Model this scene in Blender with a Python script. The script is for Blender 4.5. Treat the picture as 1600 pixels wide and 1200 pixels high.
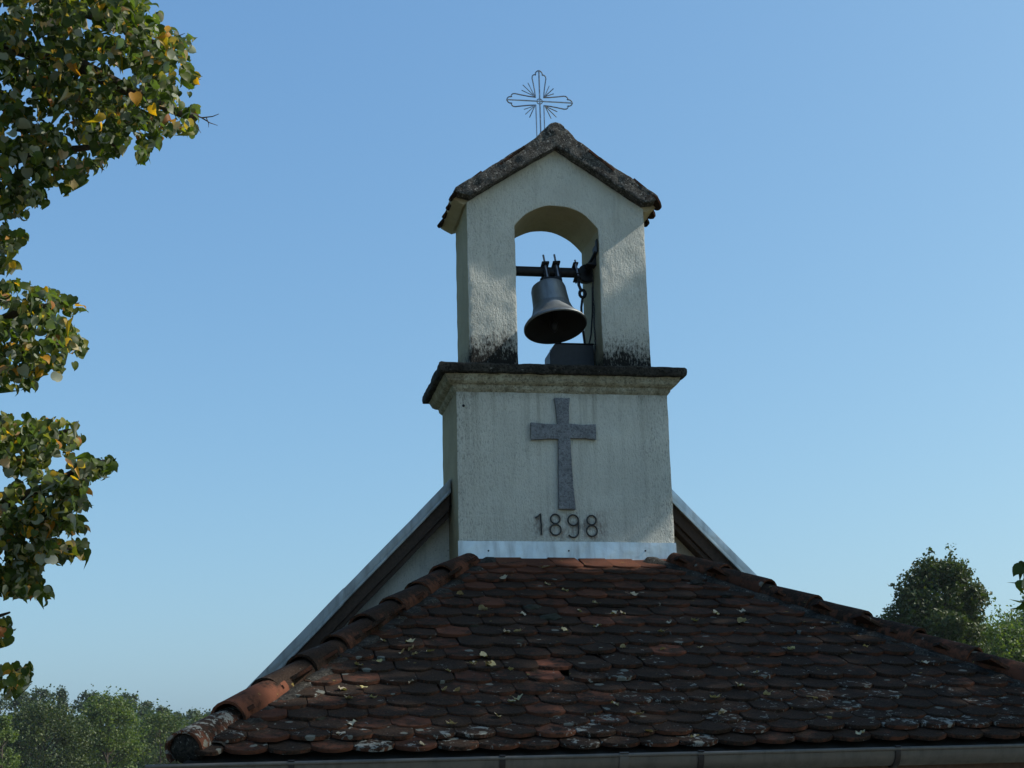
import bpy, bmesh, math, random
import numpy as np
from mathutils import Vector, Matrix, noise, Euler

for o in list(bpy.data.objects): bpy.data.objects.remove(o)
S = bpy.context.scene
COL = S.collection
R = math.radians
rnd = random.Random(7)
ZB = 3.72                       # height of the top of the porch roof above the ground

# ------------------------------------------------------------------ camera, sky, sun, exposure
FPX, PITCH, YAW, ROLL = 2375.7, 0.2475, 0.1834, 0.0253
CAM = Vector((-2.0749, -9.3761, -1.2546))          # relative to the building's ZB level
fw = Vector((math.sin(YAW)*math.cos(PITCH), math.cos(YAW)*math.cos(PITCH), math.sin(PITCH)))
rt = Vector((math.cos(YAW), -math.sin(YAW), 0)); up = rt.cross(fw)
cr = rt*math.cos(ROLL) - up*math.sin(ROLL); cu = cr.cross(fw)
cd = bpy.data.cameras.new('camera'); cam = bpy.data.objects.new('camera', cd); COL.objects.link(cam)
m = Matrix.Identity(4)
for i in range(3): m[i][0] = cr[i]; m[i][1] = cu[i]; m[i][2] = -fw[i]
m.translation = CAM + Vector((0, 0, ZB)); cam.matrix_world = m
cd.sensor_width = 36; cd.lens = FPX*36/1600; cd.clip_start = .05; cd.clip_end = 5000
S.camera = cam
SUN_EL, SUN_AZ = R(41), R(-6)                      # azimuth measured from +X towards +Y
W = bpy.data.worlds.new('World'); S.world = W; W.use_nodes = True
nt = W.node_tree; nt.nodes.clear()
sky = nt.nodes.new('ShaderNodeTexSky'); sky.sky_type = 'NISHITA'; sky.sun_disc = False
sky.sun_elevation = SUN_EL; sky.sun_rotation = R(90) - SUN_AZ
sky.altitude = 150; sky.air_density = 1.0; sky.dust_density = 2.5; sky.ozone_density = 1.2
bg = nt.nodes.new('ShaderNodeBackground'); bg.inputs[1].default_value = .15
wo = nt.nodes.new('ShaderNodeOutputWorld')
sp = nt.nodes.new('ShaderNodeSeparateColor'); cb = nt.nodes.new('ShaderNodeCombineColor'); nt.links.new(sky.outputs[0], sp.inputs[0])
for i, (g_, k_) in enumerate(((.9, .70), (.75, .86), (.5, .90))):        # the camera's response to the whole sky, per channel
    a_ = nt.nodes.new('ShaderNodeMath'); a_.operation = 'MULTIPLY'; a_.inputs[1].default_value = .15; nt.links.new(sp.outputs[i], a_.inputs[0])
    b_ = nt.nodes.new('ShaderNodeMath'); b_.operation = 'POWER'; b_.inputs[1].default_value = g_; nt.links.new(a_.outputs[0], b_.inputs[0])
    c_ = nt.nodes.new('ShaderNodeMath'); c_.operation = 'MULTIPLY'; c_.inputs[1].default_value = k_/.15; nt.links.new(b_.outputs[0], c_.inputs[0])
    nt.links.new(c_.outputs[0], cb.inputs[i])
nt.links.new(cb.outputs[0], bg.inputs[0]); nt.links.new(bg.outputs[0], wo.inputs[0])
sl = bpy.data.lights.new('sun', 'SUN'); sl.energy = 5.0; sl.angle = R(.53); sl.color = (1, .94, .85)
so = bpy.data.objects.new('sun', sl); COL.objects.link(so)
TOSUN = Vector((math.cos(SUN_EL)*math.cos(SUN_AZ), math.cos(SUN_EL)*math.sin(SUN_AZ), math.sin(SUN_EL)))
so.rotation_euler = TOSUN.to_track_quat('Z', 'Y').to_euler(); so.location = (20, -5, 30)
S.view_settings.view_transform = 'Standard'; S.view_settings.look = 'None'
S.view_settings.exposure = 0.07; S.view_settings.gamma = 1; S.view_settings.use_curve_mapping = False

def ray(u, v): return fw + cr*((u-800)/FPX) + cu*((600-v)/FPX)
def at_depth(u, v, d): return CAM + ray(u, v)*d
SL, HK, H0, RUN = .4331, .6141, .6001, 2.77           # front slope, hip run per metre, half top width, plan depth
def on_roof(u, v, h=.03):
    d = ray(u, v); n = Vector((0, -SL, 1)); return CAM + d*((h - n.dot(CAM))/n.dot(d))

# ------------------------------------------------------------------ materials
def mat(name):
    M = bpy.data.materials.new(name); M.use_nodes = True
    return M, M.node_tree, M.node_tree.nodes['Principled BSDF']
class N:
    def __init__(s, nt): s.nt = nt
    def new(s, t, **k):
        n = s.nt.nodes.new('ShaderNode'+t)
        for a, b in k.items(): setattr(n, a, b)
        return n
    def link(s, a, b): s.nt.links.new(a, b)
    def val(s, sock, x):
        if hasattr(x, 'is_linked') or hasattr(x, 'links'): s.link(x, sock)
        else: sock.default_value = x
    def noise(s, vec, scale, detail=4, rough=.6, dist=0):
        n = s.new('TexNoise'); s.link(vec, n.inputs['Vector']); n.inputs['Scale'].default_value = scale
        n.inputs['Detail'].default_value = detail; n.inputs['Roughness'].default_value = rough; n.inputs['Distortion'].default_value = dist
        return n.outputs['Fac']
    def ramp(s, f, pts):
        r = s.new('ValToRGB'); s.link(f, r.inputs[0]); e = r.color_ramp.elements
        while len(e) < len(pts): e.new(.5)
        for el, (p, c) in zip(e, pts):
            el.position = p; el.color = (c, c, c, 1) if not hasattr(c, '__len__') else (*c, 1)
        return r.outputs[0]
    def mix(s, f, a, b, mode='MIX'):
        n = s.new('Mix', data_type='RGBA', blend_type=mode); s.val(n.inputs[0], f)
        for sock, x in ((n.inputs[6], a), (n.inputs[7], b)):
            if isinstance(x, tuple): sock.default_value = (*x, 1)
            else: s.link(x, sock)
        return n.outputs[2]
    def math(s, op, a, b=0., c=None):
        n = s.new('Math', operation=op); s.val(n.inputs[0], a); s.val(n.inputs[1], b)
        if c is not None: s.val(n.inputs[2], c)
        return n.outputs[0]
    def mapping(s, vec, scale=(1, 1, 1)):
        n = s.new('Mapping'); s.link(vec, n.inputs[0]); n.inputs['Scale'].default_value = scale; return n.outputs[0]
    def bump(s, h, strength, dist, normal=None):
        n = s.new('Bump'); n.inputs['Strength'].default_value = strength; n.inputs['Distance'].default_value = dist
        s.link(h, n.inputs['Height'])
        if normal: s.link(normal, n.inputs['Normal'])
        return n.outputs[0]
def maprange(g, v, a, b, c=0., d=1.):
    n = g.new('MapRange'); g.link(v, n.inputs[0])
    for i, x in enumerate((a, b, c, d)): n.inputs[i+1].default_value = x
    return n.outputs[0]

def stucco(name, base, algae=None, stain_top=None, bump=.9, dark=.5, smudge=False):
    """rough-cast render; algae=(z0,z1) rel. heights of a black growth fading upward; stain_top=(z0,z1) grime fading downward"""
    M, t, b = mat(name); g = N(t)
    P = g.new('TexCoord').outputs['Object']
    pz = g.new('SeparateXYZ'); g.link(P, pz.inputs[0]); z = pz.outputs['Z']
    st = g.mapping(P, (1, 1, .42))
    n1 = g.noise(st, 95, 3, .65); n2 = g.noise(st, 260, 2, .6); n3 = g.noise(P, 3.2, 5, .6); n4 = g.noise(P, 14, 6, .7)
    c = g.mix(g.ramp(n3, [(.3, 0), (.75, 1)]), tuple(x*.86 for x in base), tuple(min(1, x*1.08) for x in base))
    big = g.ramp(g.noise(P, 2.1, 4, .65, .5), [(.38, .25), (.68, 1.25)])
    c = g.mix(g.math('MULTIPLY', g.math('MULTIPLY', g.ramp(n1, [(.28, 1), (.47, 0)]), dark), big), c, tuple(x*.30 for x in base))
    sp_ = g.noise(P, 130, 2, .5); c = g.mix(g.math('MULTIPLY', g.ramp(sp_, [(.66, 0), (.70, .6)]), big), c, (.07, .065, .055))
    c = g.mix(g.math('MULTIPLY', g.ramp(n4, [(.56, 0), (.75, .30)]), big), c, tuple(x*.55 for x in base))       # pits hold grime
    streak = g.noise(g.mapping(P, (1, 1, .08)), 22, 4, .7)
    c = g.mix(g.math('MULTIPLY', g.ramp(streak, [(.52, 0), (.8, 1)]), .35), c, (.17, .165, .13))
    if algae:
        f = g.math('ADD', maprange(g, z, algae[0], algae[1], 1.02, 0.), g.math('MULTIPLY', g.math('SUBTRACT', n3, .5), 1.0))
        f = g.math('ADD', f, g.math('MULTIPLY', g.math('SUBTRACT', n4, .5), .55))
        f = g.math('ADD', f, g.math('MULTIPLY', g.math('SUBTRACT', n1, .5), 1.5))
        c = g.mix(g.ramp(f, [(.36, 0), (.92, 1)]), c, (.012, .011, .009))
    if smudge:                                              # grime and rust bled from the iron numerals, runs under the ledge
        px = g.math('ABSOLUTE', pz.outputs['X'])
        f = g.math('MULTIPLY', maprange(g, px, .22, .30, 1., 0.), maprange(g, g.math('ABSOLUTE', g.math('SUBTRACT', z, .22)), .06, .13, 1., 0.))
        f = g.math('MULTIPLY', f, g.ramp(g.noise(g.mapping(P, (1, 1, .6)), 19, 4, .7), [(.44, 0), (.66, .8)]))
        c = g.mix(f, c, (.17, .13, .11))
        r_ = g.math('MULTIPLY', maprange(g, z, .35, 1.12, 0., 1.), g.ramp(g.noise(g.mapping(P, (1, 1, .035)), 16, 4, .65), [(.53, 0), (.72, .55)]))
        c = g.mix(r_, c, (.20, .19, .145))
        ed = g.math('MULTIPLY', g.math('MULTIPLY', maprange(g, px, .42, .72, 0., .75), g.ramp(n4, [(.40, .1), (.62, 1)])), g.ramp(n1, [(.36, .9), (.52, 0)]))
        c = g.mix(ed, c, (.10, .095, .08))
    if stain_top:
        f = maprange(g, z, stain_top[0], stain_top[1], 0., 1.)
        f = g.math('MULTIPLY', f, g.ramp(n4, [(.35, .1), (.7, 1)]))
        c = g.mix(f, c, (.10, .085, .05))
    g.link(c, b.inputs['Base Color']); b.inputs['Roughness'].default_value = .85; b.inputs['Specular IOR Level'].default_value = .25
    h = g.math('ADD', n1, g.math('MULTIPLY', n2, .45))
    g.link(g.bump(h, bump, .012), b.inputs['Normal'])
    return M
def weathered(name, base, dark, light, lich=.62, scale=1., pit=.9):
    M, t, b = mat(name); g = N(t); P = g.new('TexCoord').outputs['Object']
    n1 = g.noise(P, 7*scale, 6, .7); n2 = g.noise(P, 60*scale, 4, .7); n3 = g.noise(P, 24*scale, 5, .75, .4)
    c = g.mix(g.ramp(n1, [(.36, 0), (.62, 1)]), dark, base)
    c = g.mix(g.ramp(n2, [(.38, pit), (.52, 0)]), c, tuple(x*.3 for x in dark))
    f = g.math('MULTIPLY', g.ramp(n3, [(lich, 0), (lich+.06, 1)]), g.ramp(n2, [(.4, 0), (.55, 1)]))
    c = g.mix(f, c, light)
    g.link(c, b.inputs['Base Color']); b.inputs['Roughness'].default_value = .92; b.inputs['Specular IOR Level'].default_value = .2
    g.link(g.bump(g.math('ADD', n2, n1), .8, .012), b.inputs['Normal'])
    return M
def tile_mat(name, island=False):
    """fired clay under black algae and lichen. Object colour: R redness, G pale lichen, B bare (clean) clay"""
    M, t, b = mat(name); g = N(t)
    P = g.new('TexCoord').outputs['Object']; oi = g.new('ObjectInfo')
    rn = g.new('NewGeometry').outputs['Random Per Island'] if island else oi.outputs['Random']
    off = g.new('CombineXYZ'); g.link(g.math('MULTIPLY', rn, 37.), off.inputs[0]); g.link(g.math('MULTIPLY', rn, 91.), off.inputs[1])
    va = g.new('VectorMath', operation='ADD'); g.link(P, va.inputs[0])
    if not island: g.link(off.outputs[0], va.inputs[1])
    V = va.outputs[0]
    cs = g.new('SeparateColor'); g.link(oi.outputs['Color'], cs.inputs[0]); cr_, cg_, cb_ = cs.outputs
    n1 = g.noise(V, 9, 6, .72); n2 = g.noise(V, 34, 5, .7); n3 = g.noise(V, 120, 3, .6); n4 = g.noise(V, 21, 4, .65, .6)
    clay = g.mix(rn, (.072, .028, .017), (.140, .053, .029))
    clay = g.mix(g.ramp(n2, [(.3, 0), (.7, .5)]), clay, (.10, .045, .028))
    grime = g.mix(g.ramp(n3, [(.35, 0), (.65, 1)]), (.011, .0085, .006), (.035, .025, .018))
    f = g.math('ADD', n1, g.math('MULTIPLY', g.math('SUBTRACT', n2, .5), .7))
    f = g.math('ADD', f, g.math('MULTIPLY', cr_, -.55)); f = g.math('ADD', f, .27)
    f = g.math('ADD', f, g.math('MULTIPLY', g.math('SUBTRACT', rn, .5), .16))
    onrm = g.new('SeparateXYZ'); g.link(g.new('TexCoord').outputs['Normal'], onrm.inputs[0])
    f = g.math('SUBTRACT', f, maprange(g, onrm.outputs['Z'], .35, .75, .16, 0.))          # broken rims keep less growth
    c = g.mix(g.ramp(f, [(.36, .12), (.56, .95)]), clay, grime)
    c = g.mix(cb_, c, g.mix(g.ramp(n1, [(.45, 0), (.6, 1)]), (.20, .072, .042), grime))
    lf = g.math('ADD', n4, g.math('MULTIPLY', cg_, .26)); lf = g.math('ADD', lf, g.math('MULTIPLY', g.math('SUBTRACT', n3, .5), .22))
    c = g.mix(g.ramp(lf, [(.72, 0), (.78, .85)]), c, g.mix(n3, (.16, .17, .155), (.30, .31, .28)))
    vo = g.new('TexVoronoi'); vo.inputs['Scale'].default_value = 17.; vd = g.new('VectorMath', operation='ADD'); g.link(V, vd.inputs[0])
    nz = g.new('TexNoise'); g.link(V, nz.inputs['Vector']); nz.inputs['Scale'].default_value = 45.; sc_ = g.new('VectorMath', operation='SCALE'); g.link(nz.outputs['Color'], sc_.inputs[0]); sc_.inputs['Scale'].default_value = .02
    g.link(sc_.outputs[0], vd.inputs[1]); g.link(vd.outputs[0], vo.inputs['Vector'])
    vc = g.new('SeparateColor'); g.link(vo.outputs['Color'], vc.inputs[0])
    spot = g.math('MULTIPLY', g.math('LESS_THAN', vo.outputs['Distance'], g.math('MULTIPLY', vc.outputs[1], .42)), g.math('LESS_THAN', vc.outputs[0], g.math('MULTIPLY', cg_, .55)))
    c = g.mix(g.math('MULTIPLY', spot, .8), c, g.mix(n3, (.09, .10, .085), (.22, .23, .20)))
    n5 = g.noise(V, 15, 3, .6, .3)
    c = g.mix(g.ramp(n5, [(.71, 0), (.74, .6)]), c, (.25, .19, .06))
    g.link(c, b.inputs['Base Color']); b.inputs['Roughness'].default_value = .92; b.inputs['Specular IOR Level'].default_value = .10
    g.link(g.bump(g.math('ADD', n3, n2), .7, .004), b.inputs['Normal'])
    return M
def metal(name, base, rough=.4, met=.85, streak=True):
    M, t, b = mat(name); g = N(t); P = g.new('TexCoord').outputs['Object']
    n1 = g.noise(P, 6, 5, .6); n2 = g.noise(g.mapping(P, (1, 1, .15)), 25, 4, .6)
    c = g.mix(g.ramp(n1, [(.3, 0), (.7, 1)]), tuple(x*.8 for x in base), base)
    if streak: c = g.mix(g.ramp(n2, [(.48, 0), (.75, .6)]), c, tuple(x*.5 for x in base))
    g.link(c, b.inputs['Base Color']); b.inputs['Metallic'].default_value = met
    g.link(maprange(g, n2, .3, .7, rough-.08, rough+.12), b.inputs['Roughness'])
    g.link(g.bump(g.math('ADD', n1, g.noise(P, 2.2, 3)), .35, .02), b.inputs['Normal'])
    return M
def leafmat(name, cols, back, island=True, transl=.35):
    M, t, b = mat(name); g = N(t); t.nodes.remove(b)
    geo = g.new('NewGeometry')
    rn = geo.outputs['Random Per Island'] if island else g.new('ObjectInfo').outputs['Random']
    c = g.ramp(rn, cols)
    n = g.noise(g.new('TexCoord').outputs['Object'], 40, 3)
    c = g.mix(g.ramp(n, [(.3, .35), (.6, 0)]), c, (.02, .03, .012))
    if back: c2 = g.mix(geo.outputs['Backfacing'], c, g.mix(.42, c, back))
    else: c2 = c
    p = g.new('BsdfPrincipled'); g.link(c2, p.inputs['Base Color']); p.inputs['Roughness'].default_value = .5
    p.inputs['Specular IOR Level'].default_value = .22
    tr = g.new('BsdfTranslucent'); g.link(g.mix(1., c, (1.9, 2.1, .45), 'MULTIPLY'), tr.inputs[0])
    mx = g.new('MixShader'); mx.inputs[0].default_value = transl
    g.link(p.outputs[0], mx.inputs[1]); g.link(tr.outputs[0], mx.inputs[2])
    g.link(mx.outputs[0], t.nodes['Material Output'].inputs[0])
    return M
def plain(name, col, rough=.7, met=0., nscale=30, var=.4):
    M, t, b = mat(name); g = N(t); P = g.new('TexCoord').outputs['Object']
    n = g.noise(P, nscale, 5, .65)
    g.link(g.mix(g.ramp(n, [(.3, 0), (.7, 1)]), tuple(x*(1-var) for x in col), tuple(min(1, x*(1+var*.5)) for x in col)), b.inputs['Base Color'])
    b.inputs['Roughness'].default_value = rough; b.inputs['Metallic'].default_value = met
    g.link(g.bump(n, .4, .004), b.inputs['Normal'])
    return M
def wood(name, col):
    M, t, b = mat(name); g = N(t); P = g.new('TexCoord').outputs['Object']
    mp = g.new('Mapping'); g.link(P, mp.inputs[0]); mp.inputs['Scale'].default_value = (1, 1, 1); mp.inputs['Rotation'].default_value = (0, 0, 0)
    n = g.noise(g.mapping(P, (6, 1, 6)), 8, 5, .7); n2 = g.noise(P, 4, 4)
    c = g.mix(g.ramp(n, [(.3, 0), (.7, 1)]), tuple(x*.5 for x in col), col)
    c = g.mix(g.ramp(n2, [(.45, 0), (.7, .5)]), c, tuple(x*.35 for x in col))
    g.link(c, b.inputs['Base Color']); b.inputs['Roughness'].default_value = .85
    g.link(g.bump(n, .5, .004), b.inputs['Normal']); return M

M_base = stucco('render_lower', (.62, .62, .55), stain_top=(1.03, 1.16), bump=.9, smudge=True)
M_belf = stucco('render_belfry', (.62, .62, .55), algae=(1.30, 1.66), bump=1.)
M_gable = stucco('render_gable', (.62, .60, .53), bump=.5, dark=.35)
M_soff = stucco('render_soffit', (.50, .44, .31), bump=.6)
M_mould = weathered('cornice_moulding_render', (.42, .40, .30), (.20, .175, .115), (.5, .48, .4), .6, 1., .6)
M_slab = weathered('cornice_concrete', (.062, .057, .047), (.016, .015, .012), (.26, .26, .23), .62)
M_verge = weathered('verge_mortar', (.125, .12, .108), (.034, .032, .029), (.34, .33, .30), .55, 2.2)
M_mortar = weathered('hip_mortar', (.06, .055, .045), (.016, .015, .013), (.26, .26, .24), .60, 1.4)
M_tile = tile_mat('clay_tile'); M_tilej = tile_mat('clay_tile_joined', True)
M_zinc = metal('zinc_sheet', (.62, .66, .68), .38, .8)
M_zincd = metal('zinc_gutter', (.085, .088, .084), .55, .35)
M_zincl = metal('zinc_left', (.36, .385, .39), .5, .7)  # darker zinc for the left rake
M_bellin = plain('bell_inside_shade', (.010, .009, .008), .9)  # near-black: the shade inside the bell is put into the colour
M_side = stucco('render_side_belfry', (.40, .36, .24), algae=(1.26, 1.55), bump=.7)  # yellower, darker render for the belfry sides and arch jambs
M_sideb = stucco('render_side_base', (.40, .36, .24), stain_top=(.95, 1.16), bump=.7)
M_iron = plain('black_iron', (.018, .018, .020), .6, .5)
M_bell = metal('bell_metal', (.25, .275, .285), .52, .75)
M_rod = plain('rod_steel', (.40, .41, .45), .35, .9)
M_wood = wood('brown_board', (.075, .048, .034))
M_relief = weathered('relief_grey_paint', (.27, .285, .30), (.17, .18, .195), (.42, .43, .43), .60, 1.6, .6)
M_num = plain('numeral_iron', (.070, .074, .074), .7, .3)
M_box = plain('motor_housing', (.014, .015, .019), .5, .2)
M_cream = plain('cream_wall', (.50, .47, .38), .85, 0, 12, .2)
M_bark = plain('bark', (.07, .055, .04), .9, 0, 14, .5)
M_deck = plain('roof_boarding', (.02, .017, .014), .9)
M_moss = plain('moss', (.020, .022, .012), 1., 0, 60, .6)

# ------------------------------------------------------------------ mesh helpers
def obj(name, data, material=None, parent=None, loc=None):
    o = bpy.data.objects.new(name, data); COL.objects.link(o)
    if material is not None and data is not None and not data.materials: data.materials.append(material)
    if parent is not None: o.parent = parent
    if loc is not None: o.location = loc
    return o
def tag(o, label, cat, group=None):
    o['label'] = label; o['category'] = cat
    if group: o['group'] = group
    return o
def empty(name, loc=(0, 0, 0)):
    o = bpy.data.objects.new(name, None); COL.objects.link(o); o.location = loc; o.empty_display_size = .2; return o
def smooth(me, ang=40):
    me.polygons.foreach_set('use_smooth', [True]*len(me.polygons)); me.set_sharp_from_angle(angle=R(ang))
def from_bm(bm, name, ang=40):
    me = bpy.data.meshes.new(name); bm.to_mesh(me); bm.free(); smooth(me, ang); return me
def roughen(bm, bevel=.006, maxlen=.07, amp=.0025, scale=9.):
    bmesh.ops.recalc_face_normals(bm, faces=bm.faces)
    if bevel:
        ed = [e for e in bm.edges if len(e.link_faces) == 2 and e.calc_face_angle(0) > .3]
        bmesh.ops.bevel(bm, geom=ed, offset=bevel, segments=2, affect='EDGES', profile=.6)
    bmesh.ops.triangulate(bm, faces=bm.faces)
    for _ in range(8):
        ed = [e for e in bm.edges if e.calc_length() > maxlen]
        if not ed: break
        bmesh.ops.subdivide_edges(bm, edges=ed, cuts=1)
        bmesh.ops.triangulate(bm, faces=[f for f in bm.faces if len(f.verts) > 3])
    for v in bm.verts:
        v.co += noise.noise_vector(v.co*scale)*amp + noise.noise_vector(v.co*scale*4)*amp*.5
    return bm
def add_box(bm, a, b):
    v = [bm.verts.new((x, y, z)) for x in (a[0], b[0]) for y in (a[1], b[1]) for z in (a[2], b[2])]
    for f in ((0, 1, 3, 2), (4, 6, 7, 5), (0, 4, 5, 1), (2, 3, 7, 6), (0, 2, 6, 4), (1, 5, 7, 3)): bm.faces.new([v[i] for i in f])
    return v
def add_prism(bm, pts, y0, y1):
    """polygon in XZ extruded along Y"""
    a = [bm.verts.new((x, y0, z)) for x, z in pts]; b = [bm.verts.new((x, y1, z)) for x, z in pts]
    n = len(pts); bm.faces.new(a); bm.faces.new(b[::-1])
    for i in range(n): bm.faces.new((a[i], b[i], b[(i+1) % n], a[(i+1) % n]))
def add_rings(bm, rings, cap=True):
    vs = [[bm.verts.new(p) for p in r] for r in rings]; n = len(rings[0])
    for a, b in zip(vs, vs[1:]):
        for i in range(n): bm.faces.new((a[i], a[(i+1) % n], b[(i+1) % n], b[i]))
    if cap: bm.faces.new(vs[0][::-1]); bm.faces.new(vs[-1])
def add_tube(bm, pts, r, sides=6, closed=False):
    pts = [Vector(p) for p in pts]; n = len(pts)
    rs = r if hasattr(r, '__len__') else [r]*n
    rings = []; ref = None
    for i, p in enumerate(pts):
        if closed: d = pts[(i+1) % n] - pts[i-1]
        else: d = pts[min(i+1, n-1)] - pts[max(i-1, 0)]
        d.normalize()
        if ref is None: ref = Vector((0, 0, 1)) if abs(d.z) < .9 else Vector((1, 0, 0))
        s = d.cross(ref).normalized(); ref = s.cross(d).normalized()
        rings.append([p + (s*math.cos(6.2832*k/sides) + ref*math.sin(6.2832*k/sides))*rs[i] for k in range(sides)])
    if closed: rings.append(rings[0])
    vs = [[bm.verts.new(q) for q in rg] for rg in (rings[:-1] if closed else rings)]
    if closed: vs.append(vs[0])
    for a, b in zip(vs, vs[1:]):
        for k in range(sides): bm.faces.new((a[k], a[(k+1) % sides], b[(k+1) % sides], b[k]))
    if not closed: bm.faces.new(vs[0][::-1]); bm.faces.new(vs[-1])
def tube_mesh(name, pts, r, sides=6, closed=False):
    bm = bmesh.new(); add_tube(bm, pts, r, sides, closed); bmesh.ops.recalc_face_normals(bm, faces=bm.faces); return from_bm(bm, name, 60)
def lathe(name, prof, seg=48):
    bm = bmesh.new()
    rings = [[(r*math.cos(6.28318*k/seg), r*math.sin(6.28318*k/seg), z) for k in range(seg)] for r, z in prof]
    add_rings(bm, rings, True); bmesh.ops.recalc_face_normals(bm, faces=bm.faces); return from_bm(bm, name, 35)
def box_mesh(name, a, b, bev=.004):
    bm = bmesh.new(); add_box(bm, a, b); bmesh.ops.recalc_face_normals(bm, faces=bm.faces)
    if bev: bmesh.ops.bevel(bm, geom=list(bm.edges), offset=bev, segments=1, affect='EDGES')
    return from_bm(bm, name, 30)

# ------------------------------------------------------------------ ground
def sstep(a, b, x): t = min(1, max(0, (x-a)/(b-a))); return t*t*(3-2*t)
def ground_h(x, y):
    d = math.hypot(x+2, y+9.4)
    near = .86*(1-sstep(2.5, 6.2, d))                        # the bank the photographer stands on
    far = 4.0*sstep(60, 300, y) + 10*sstep(300, 900, math.hypot(x, y))
    wob = .5*noise.noise(Vector((x*.02, y*.02, 3)))*sstep(15, 60, math.hypot(x, y))
    return near + far + wob
rad = [0.6*1.17**i for i in range(52)]
gv, gf = [(-2, -9.4, ground_h(-2, -9.4))], []
NS = 96
for r_ in rad:
    for k in range(NS):
        x = -2 + r_*math.cos(6.28318*k/NS); y = -9.4 + r_*math.sin(6.28318*k/NS); gv.append((x, y, ground_h(x, y)))
for k in range(NS): gf.append((0, 1+k, 1+(k+1) % NS))
for i in range(len(rad)-1):
    for k in range(NS):
        a = 1+i*NS+k; b = 1+i*NS+(k+1) % NS; gf.append((a, a+NS, b+NS, b))
gme = bpy.data.meshes.new('ground'); gme.from_pydata(gv, [], gf); smooth(gme, 60)
M_grass, t_, b_ = mat('grass_ground'); g = N(t_); P_ = g.new('TexCoord').outputs['Object']
g.link(g.mix(g.noise(P_, .8, 8, .7), (.035, .06, .018), (.085, .10, .035)), b_.inputs['Base Color']); b_.inputs['Roughness'].default_value = .95
g.link(g.bump(g.noise(P_, 30, 4), .6, .03), b_.inputs['Normal'])
go = obj('ground', gme, M_grass); go['kind'] = 'structure'

# unseen pale gravel area, added to bounce sunlight onto the facade
M_bounce = plain('bounce_gravel', (.30, .27, .22), .95, 0, 60, .4)
fv, ff = [], []
nx_, ny_ = 40, 30
for j in range(ny_+1):
    for i in range(nx_+1):
        x = -9 + 16*i/nx_; y = -13.5 + 10.6*j/ny_; x += .3*noise.noise(Vector((x, y, 0))); fv.append((x, y, ground_h(x, y) + .03))
for j in range(ny_):
    for i in range(nx_): a = j*(nx_+1)+i; ff.append((a, a+1, a+nx_+2, a+nx_+1))
fme = bpy.data.meshes.new('bounce_forecourt'); fme.from_pydata(fv, [], ff); smooth(fme, 60)
fc = obj('bounce_forecourt', fme, M_bounce); fc['kind'] = 'structure'

# ------------------------------------------------------------------ chapel
chapel = tag(empty('chapel'), 'small white chapel with red tiled hip roof and a belfry marked 1898', 'chapel')
def part(name, me, material, parent=None):
    if parent is None: return obj(name, me, material, chapel, (0, 0, ZB))
    return obj(name, me, material, parent)
W1, D1, W2, Y2, D2 = .7015, .68, .608, .027, .516

# nave and porch walls
bm = bmesh.new()
add_prism(bm, [(-2.16, -ZB), (2.16, -ZB), (2.16, -.95), (0, 1.20), (-2.16, -.95)], .42, .70)
gable_wall = part('gable_wall', from_bm(roughen(bm, .0, .15, .002), 'gable_wall'), M_gable)
bm = bmesh.new()
for a, b in (((-2.16, .70, -ZB), (-1.9, 7.0, -1.02)), ((1.9, .70, -ZB), (2.16, 7.0, -1.02)), ((-1.9, 6.74, -ZB), (1.9, 7.0, -1.02))): add_box(bm, a, b)
part('nave_wall', from_bm(bm, 'nave_wall'), M_cream)
bm = bmesh.new()
for a, b in (((-2.10, -2.55, -ZB), (-.6, -2.32, -1.26)), ((.6, -2.55, -ZB), (2.10, -2.32, -1.26)), ((-.6, -2.55, -1.62), (.6, -2.32, -1.26)),
             ((-2.10, -2.32, -ZB), (-1.86, .42, -1.26)), ((1.86, -2.32, -ZB), (2.10, .42, -1.26))): add_box(bm, a, b)
part('porch_wall', from_bm(bm, 'porch_wall'), M_cream)

# main roof (mostly hidden): boarding + joined tiles
def tile_verts(w=.178, L=.27, th=.018, seg=9):
    """beaver-tail tile: origin at the middle of its lower end, +y up the slope, rounded lower end"""
    pts = [(-w/2, L)]
    for k in range(seg+1):
        x = -w/2 + w*k/seg; pts.append((x, .056*abs(x/(w/2))**2.1))
    pts.append((w/2, L))
    return pts
TP = tile_verts()
def tile_geo(th=.018, curve=.004, bev=.003):
    n = len(TP); V = []
    for inset, z in ((0, 0), (0, th-bev), (bev, th)):
        for x, y in TP:
            xx = x*(1-inset/.089); yy = y + (inset if y < .1 else 0)
            V.append((xx, yy, z + curve*(1-(xx/.089)**2)))
    F = [tuple(range(n))[::-1], tuple(2*n+i for i in range(n))]
    for L_ in (0, n):
        for i in range(n): j = (i+1) % n; F.append((L_+i, L_+j, L_+n+j, L_+n+i))
    return V, F
TV, TF = tile_geo()
def tile_mesh(name, seed):
    r_ = random.Random(seed); V = []
    n = len(TP)
    jx = [r_.uniform(-.0025, .0025) for _ in range(n)]; jy = [r_.uniform(-.003, .003) for _ in range(n)]
    for i, (x, y, z) in enumerate(TV): V.append((x+jx[i % n], y+jy[i % n], z))
    me = bpy.data.meshes.new(name); me.from_pydata(V, [], TF); smooth(me, 35); me.materials.append(M_tile); return me
TILES = [tile_mesh('roof_tile', s) for s in range(6)]
def frame(xa, ya, org):
    xa = Vector(xa).normalized(); ya = Vector(ya).normalized(); za = xa.cross(ya)
    M = Matrix.Identity(4)
    for i in range(3): M[i][0] = xa[i]; M[i][1] = ya[i]; M[i][2] = za[i]
    M.translation = Vector(org); return M
TILT = math.atan(.024/.27)
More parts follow.
